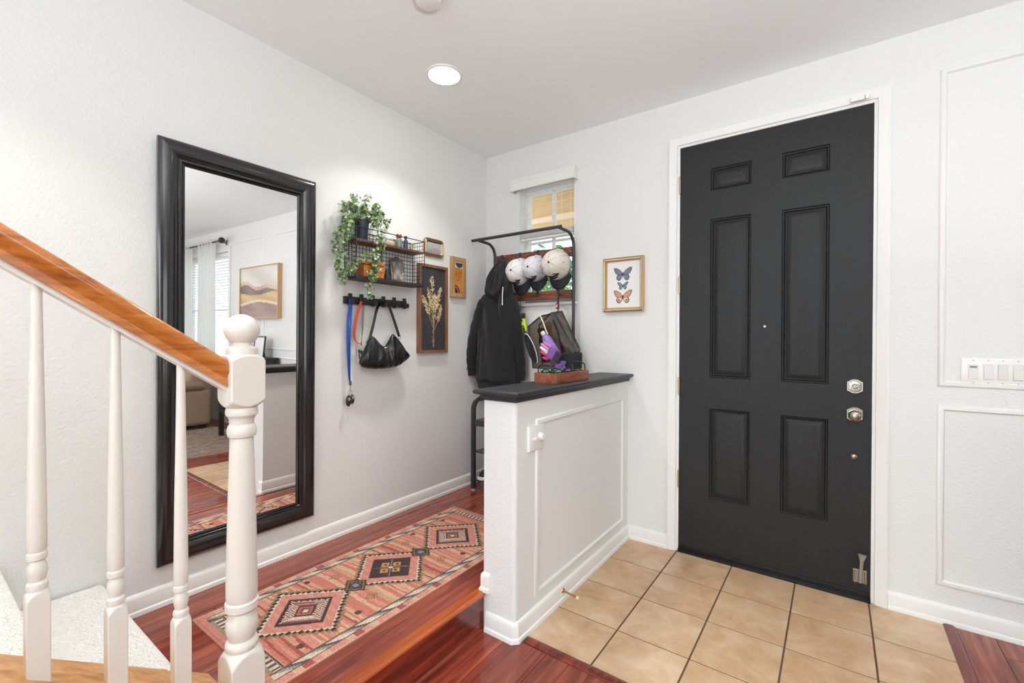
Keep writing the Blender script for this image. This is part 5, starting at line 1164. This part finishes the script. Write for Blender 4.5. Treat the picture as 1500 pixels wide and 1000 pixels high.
build('print', MB().add([ln(a, b, h) for h in (.002, .0085) for a, b in ((3.44, .997), (3.69, .997), (3.69, 1.235), (3.44, 1.235))], [(0, 3, 2, 1), (4, 5, 6, 7), (0, 1, 5, 4), (1, 2, 6, 5), (2, 3, 7, 6), (3, 0, 4, 7)]), mat('ivory_paper', None), t)
build('back_stand', MB().add([ln(3.54, 1.20, 0), ln(3.60, 1.20, 0), (3.60, -.055, .986), (3.54, -.055, .986), ln(3.54, 1.20, -.004), ln(3.60, 1.20, -.004), (3.60, -.050, .986), (3.54, -.050, .986)], [(0, 1, 2, 3), (7, 6, 5, 4), (0, 4, 5, 1), (2, 6, 7, 3)]), BLACKM, t)
t = thing('bronze_figurine', (3.56, -.24, .985), 'small bronze figurine with raised loops before the black framed print', 'ornament')
BRZ = mat('bronze', S(120, 96, 60), .35, metal=.8)
build('base', MB().box(3.49, 3.62, -.27, -.21, .985, 1.005), mat('cream_stone', S(222, 212, 190), .6), t, bevel=.003)
for x in (3.525, 3.585): build('figure', MB().lathe((x, -.24, 1.005), [(.012, 0), (.016, .010), (.008, .03), (.013, .055), (.006, .078)], n=14).ball((x, -.24, 1.092), .011).tube([(x-.014, -.24, 1.055), (x-.026, -.24, 1.10), (x, -.24, 1.135), (x+.026, -.24, 1.10), (x+.014, -.24, 1.055)], .004, 8), BRZ, t, smooth=60)
# armchair
TANL = mat('taupe_upholstery', S(150, 126, 106), .7, bump=.15, bscale=60, var=.06, vscale=5)
ac = thing('armchair', (5.15, -.75, 0), 'taupe upholstered armchair on the area rug, in the mirror', 'armchair')
def pad(x0, x1, y0, y1, z0, z1, bv): return MB().box(x0, x1, y0, y1, z0, z1), bv
for nm, bx, bv in (('base', (4.74, 5.56, -1.20, -.35, .06, .36), .03), ('arm', (4.66, 4.88, -1.25, -.32, .055, .52), .05), ('arm', (5.42, 5.64, -1.25, -.32, .055, .52), .05), ('seat', (4.88, 5.42, -1.24, -.50, .34, .50), .05)):
    o = build(nm, MB().box(*bx), TANL, ac, smooth=60); md = o.modifiers.new('bevel', 'BEVEL'); md.width = bv; md.segments = 4
for x in (4.66, 5.42): build('armrest_pad', MB().tube([(x+.11, -1.24, .53), (x+.11, -1.22, .555), (x+.11, -.8, .565), (x+.11, -.42, .56), (x+.11, -.40, .53)], [.08, .118, .122, .118, .08], 18, flat=.55, up=(1, 0, 0)), TANL, ac, smooth=60)
o = build('backrest', MB().add([(4.80, -.60, .40), (5.50, -.60, .40), (5.50, -.30, .36), (4.80, -.30, .36), (4.82, -.42, 1.02), (5.48, -.42, 1.02), (5.46, -.16, .98), (4.84, -.16, .98)], [(0, 3, 2, 1), (4, 5, 6, 7), (0, 1, 5, 4), (1, 2, 6, 5), (2, 3, 7, 6), (3, 0, 4, 7)]), TANL, ac, smooth=60); md = o.modifiers.new('bevel', 'BEVEL'); md.width = .06; md.segments = 5
build('seam', MB().tube([(4.798, -.52, .62), (4.80, -.40, .50), (4.80, -.30, .42)], .004, 6), mat('brown_seam', S(96, 78, 66), .8), ac)
for x in (4.72, 5.58):
    for y in (-1.18, -.40): build('foot', MB().box(x-.03, x+.03, y-.03, y+.03, .006, .065), BLACKM, ac)
ac.location.x -= .16; ac.scale = (1.06, 1.06, 1.0)
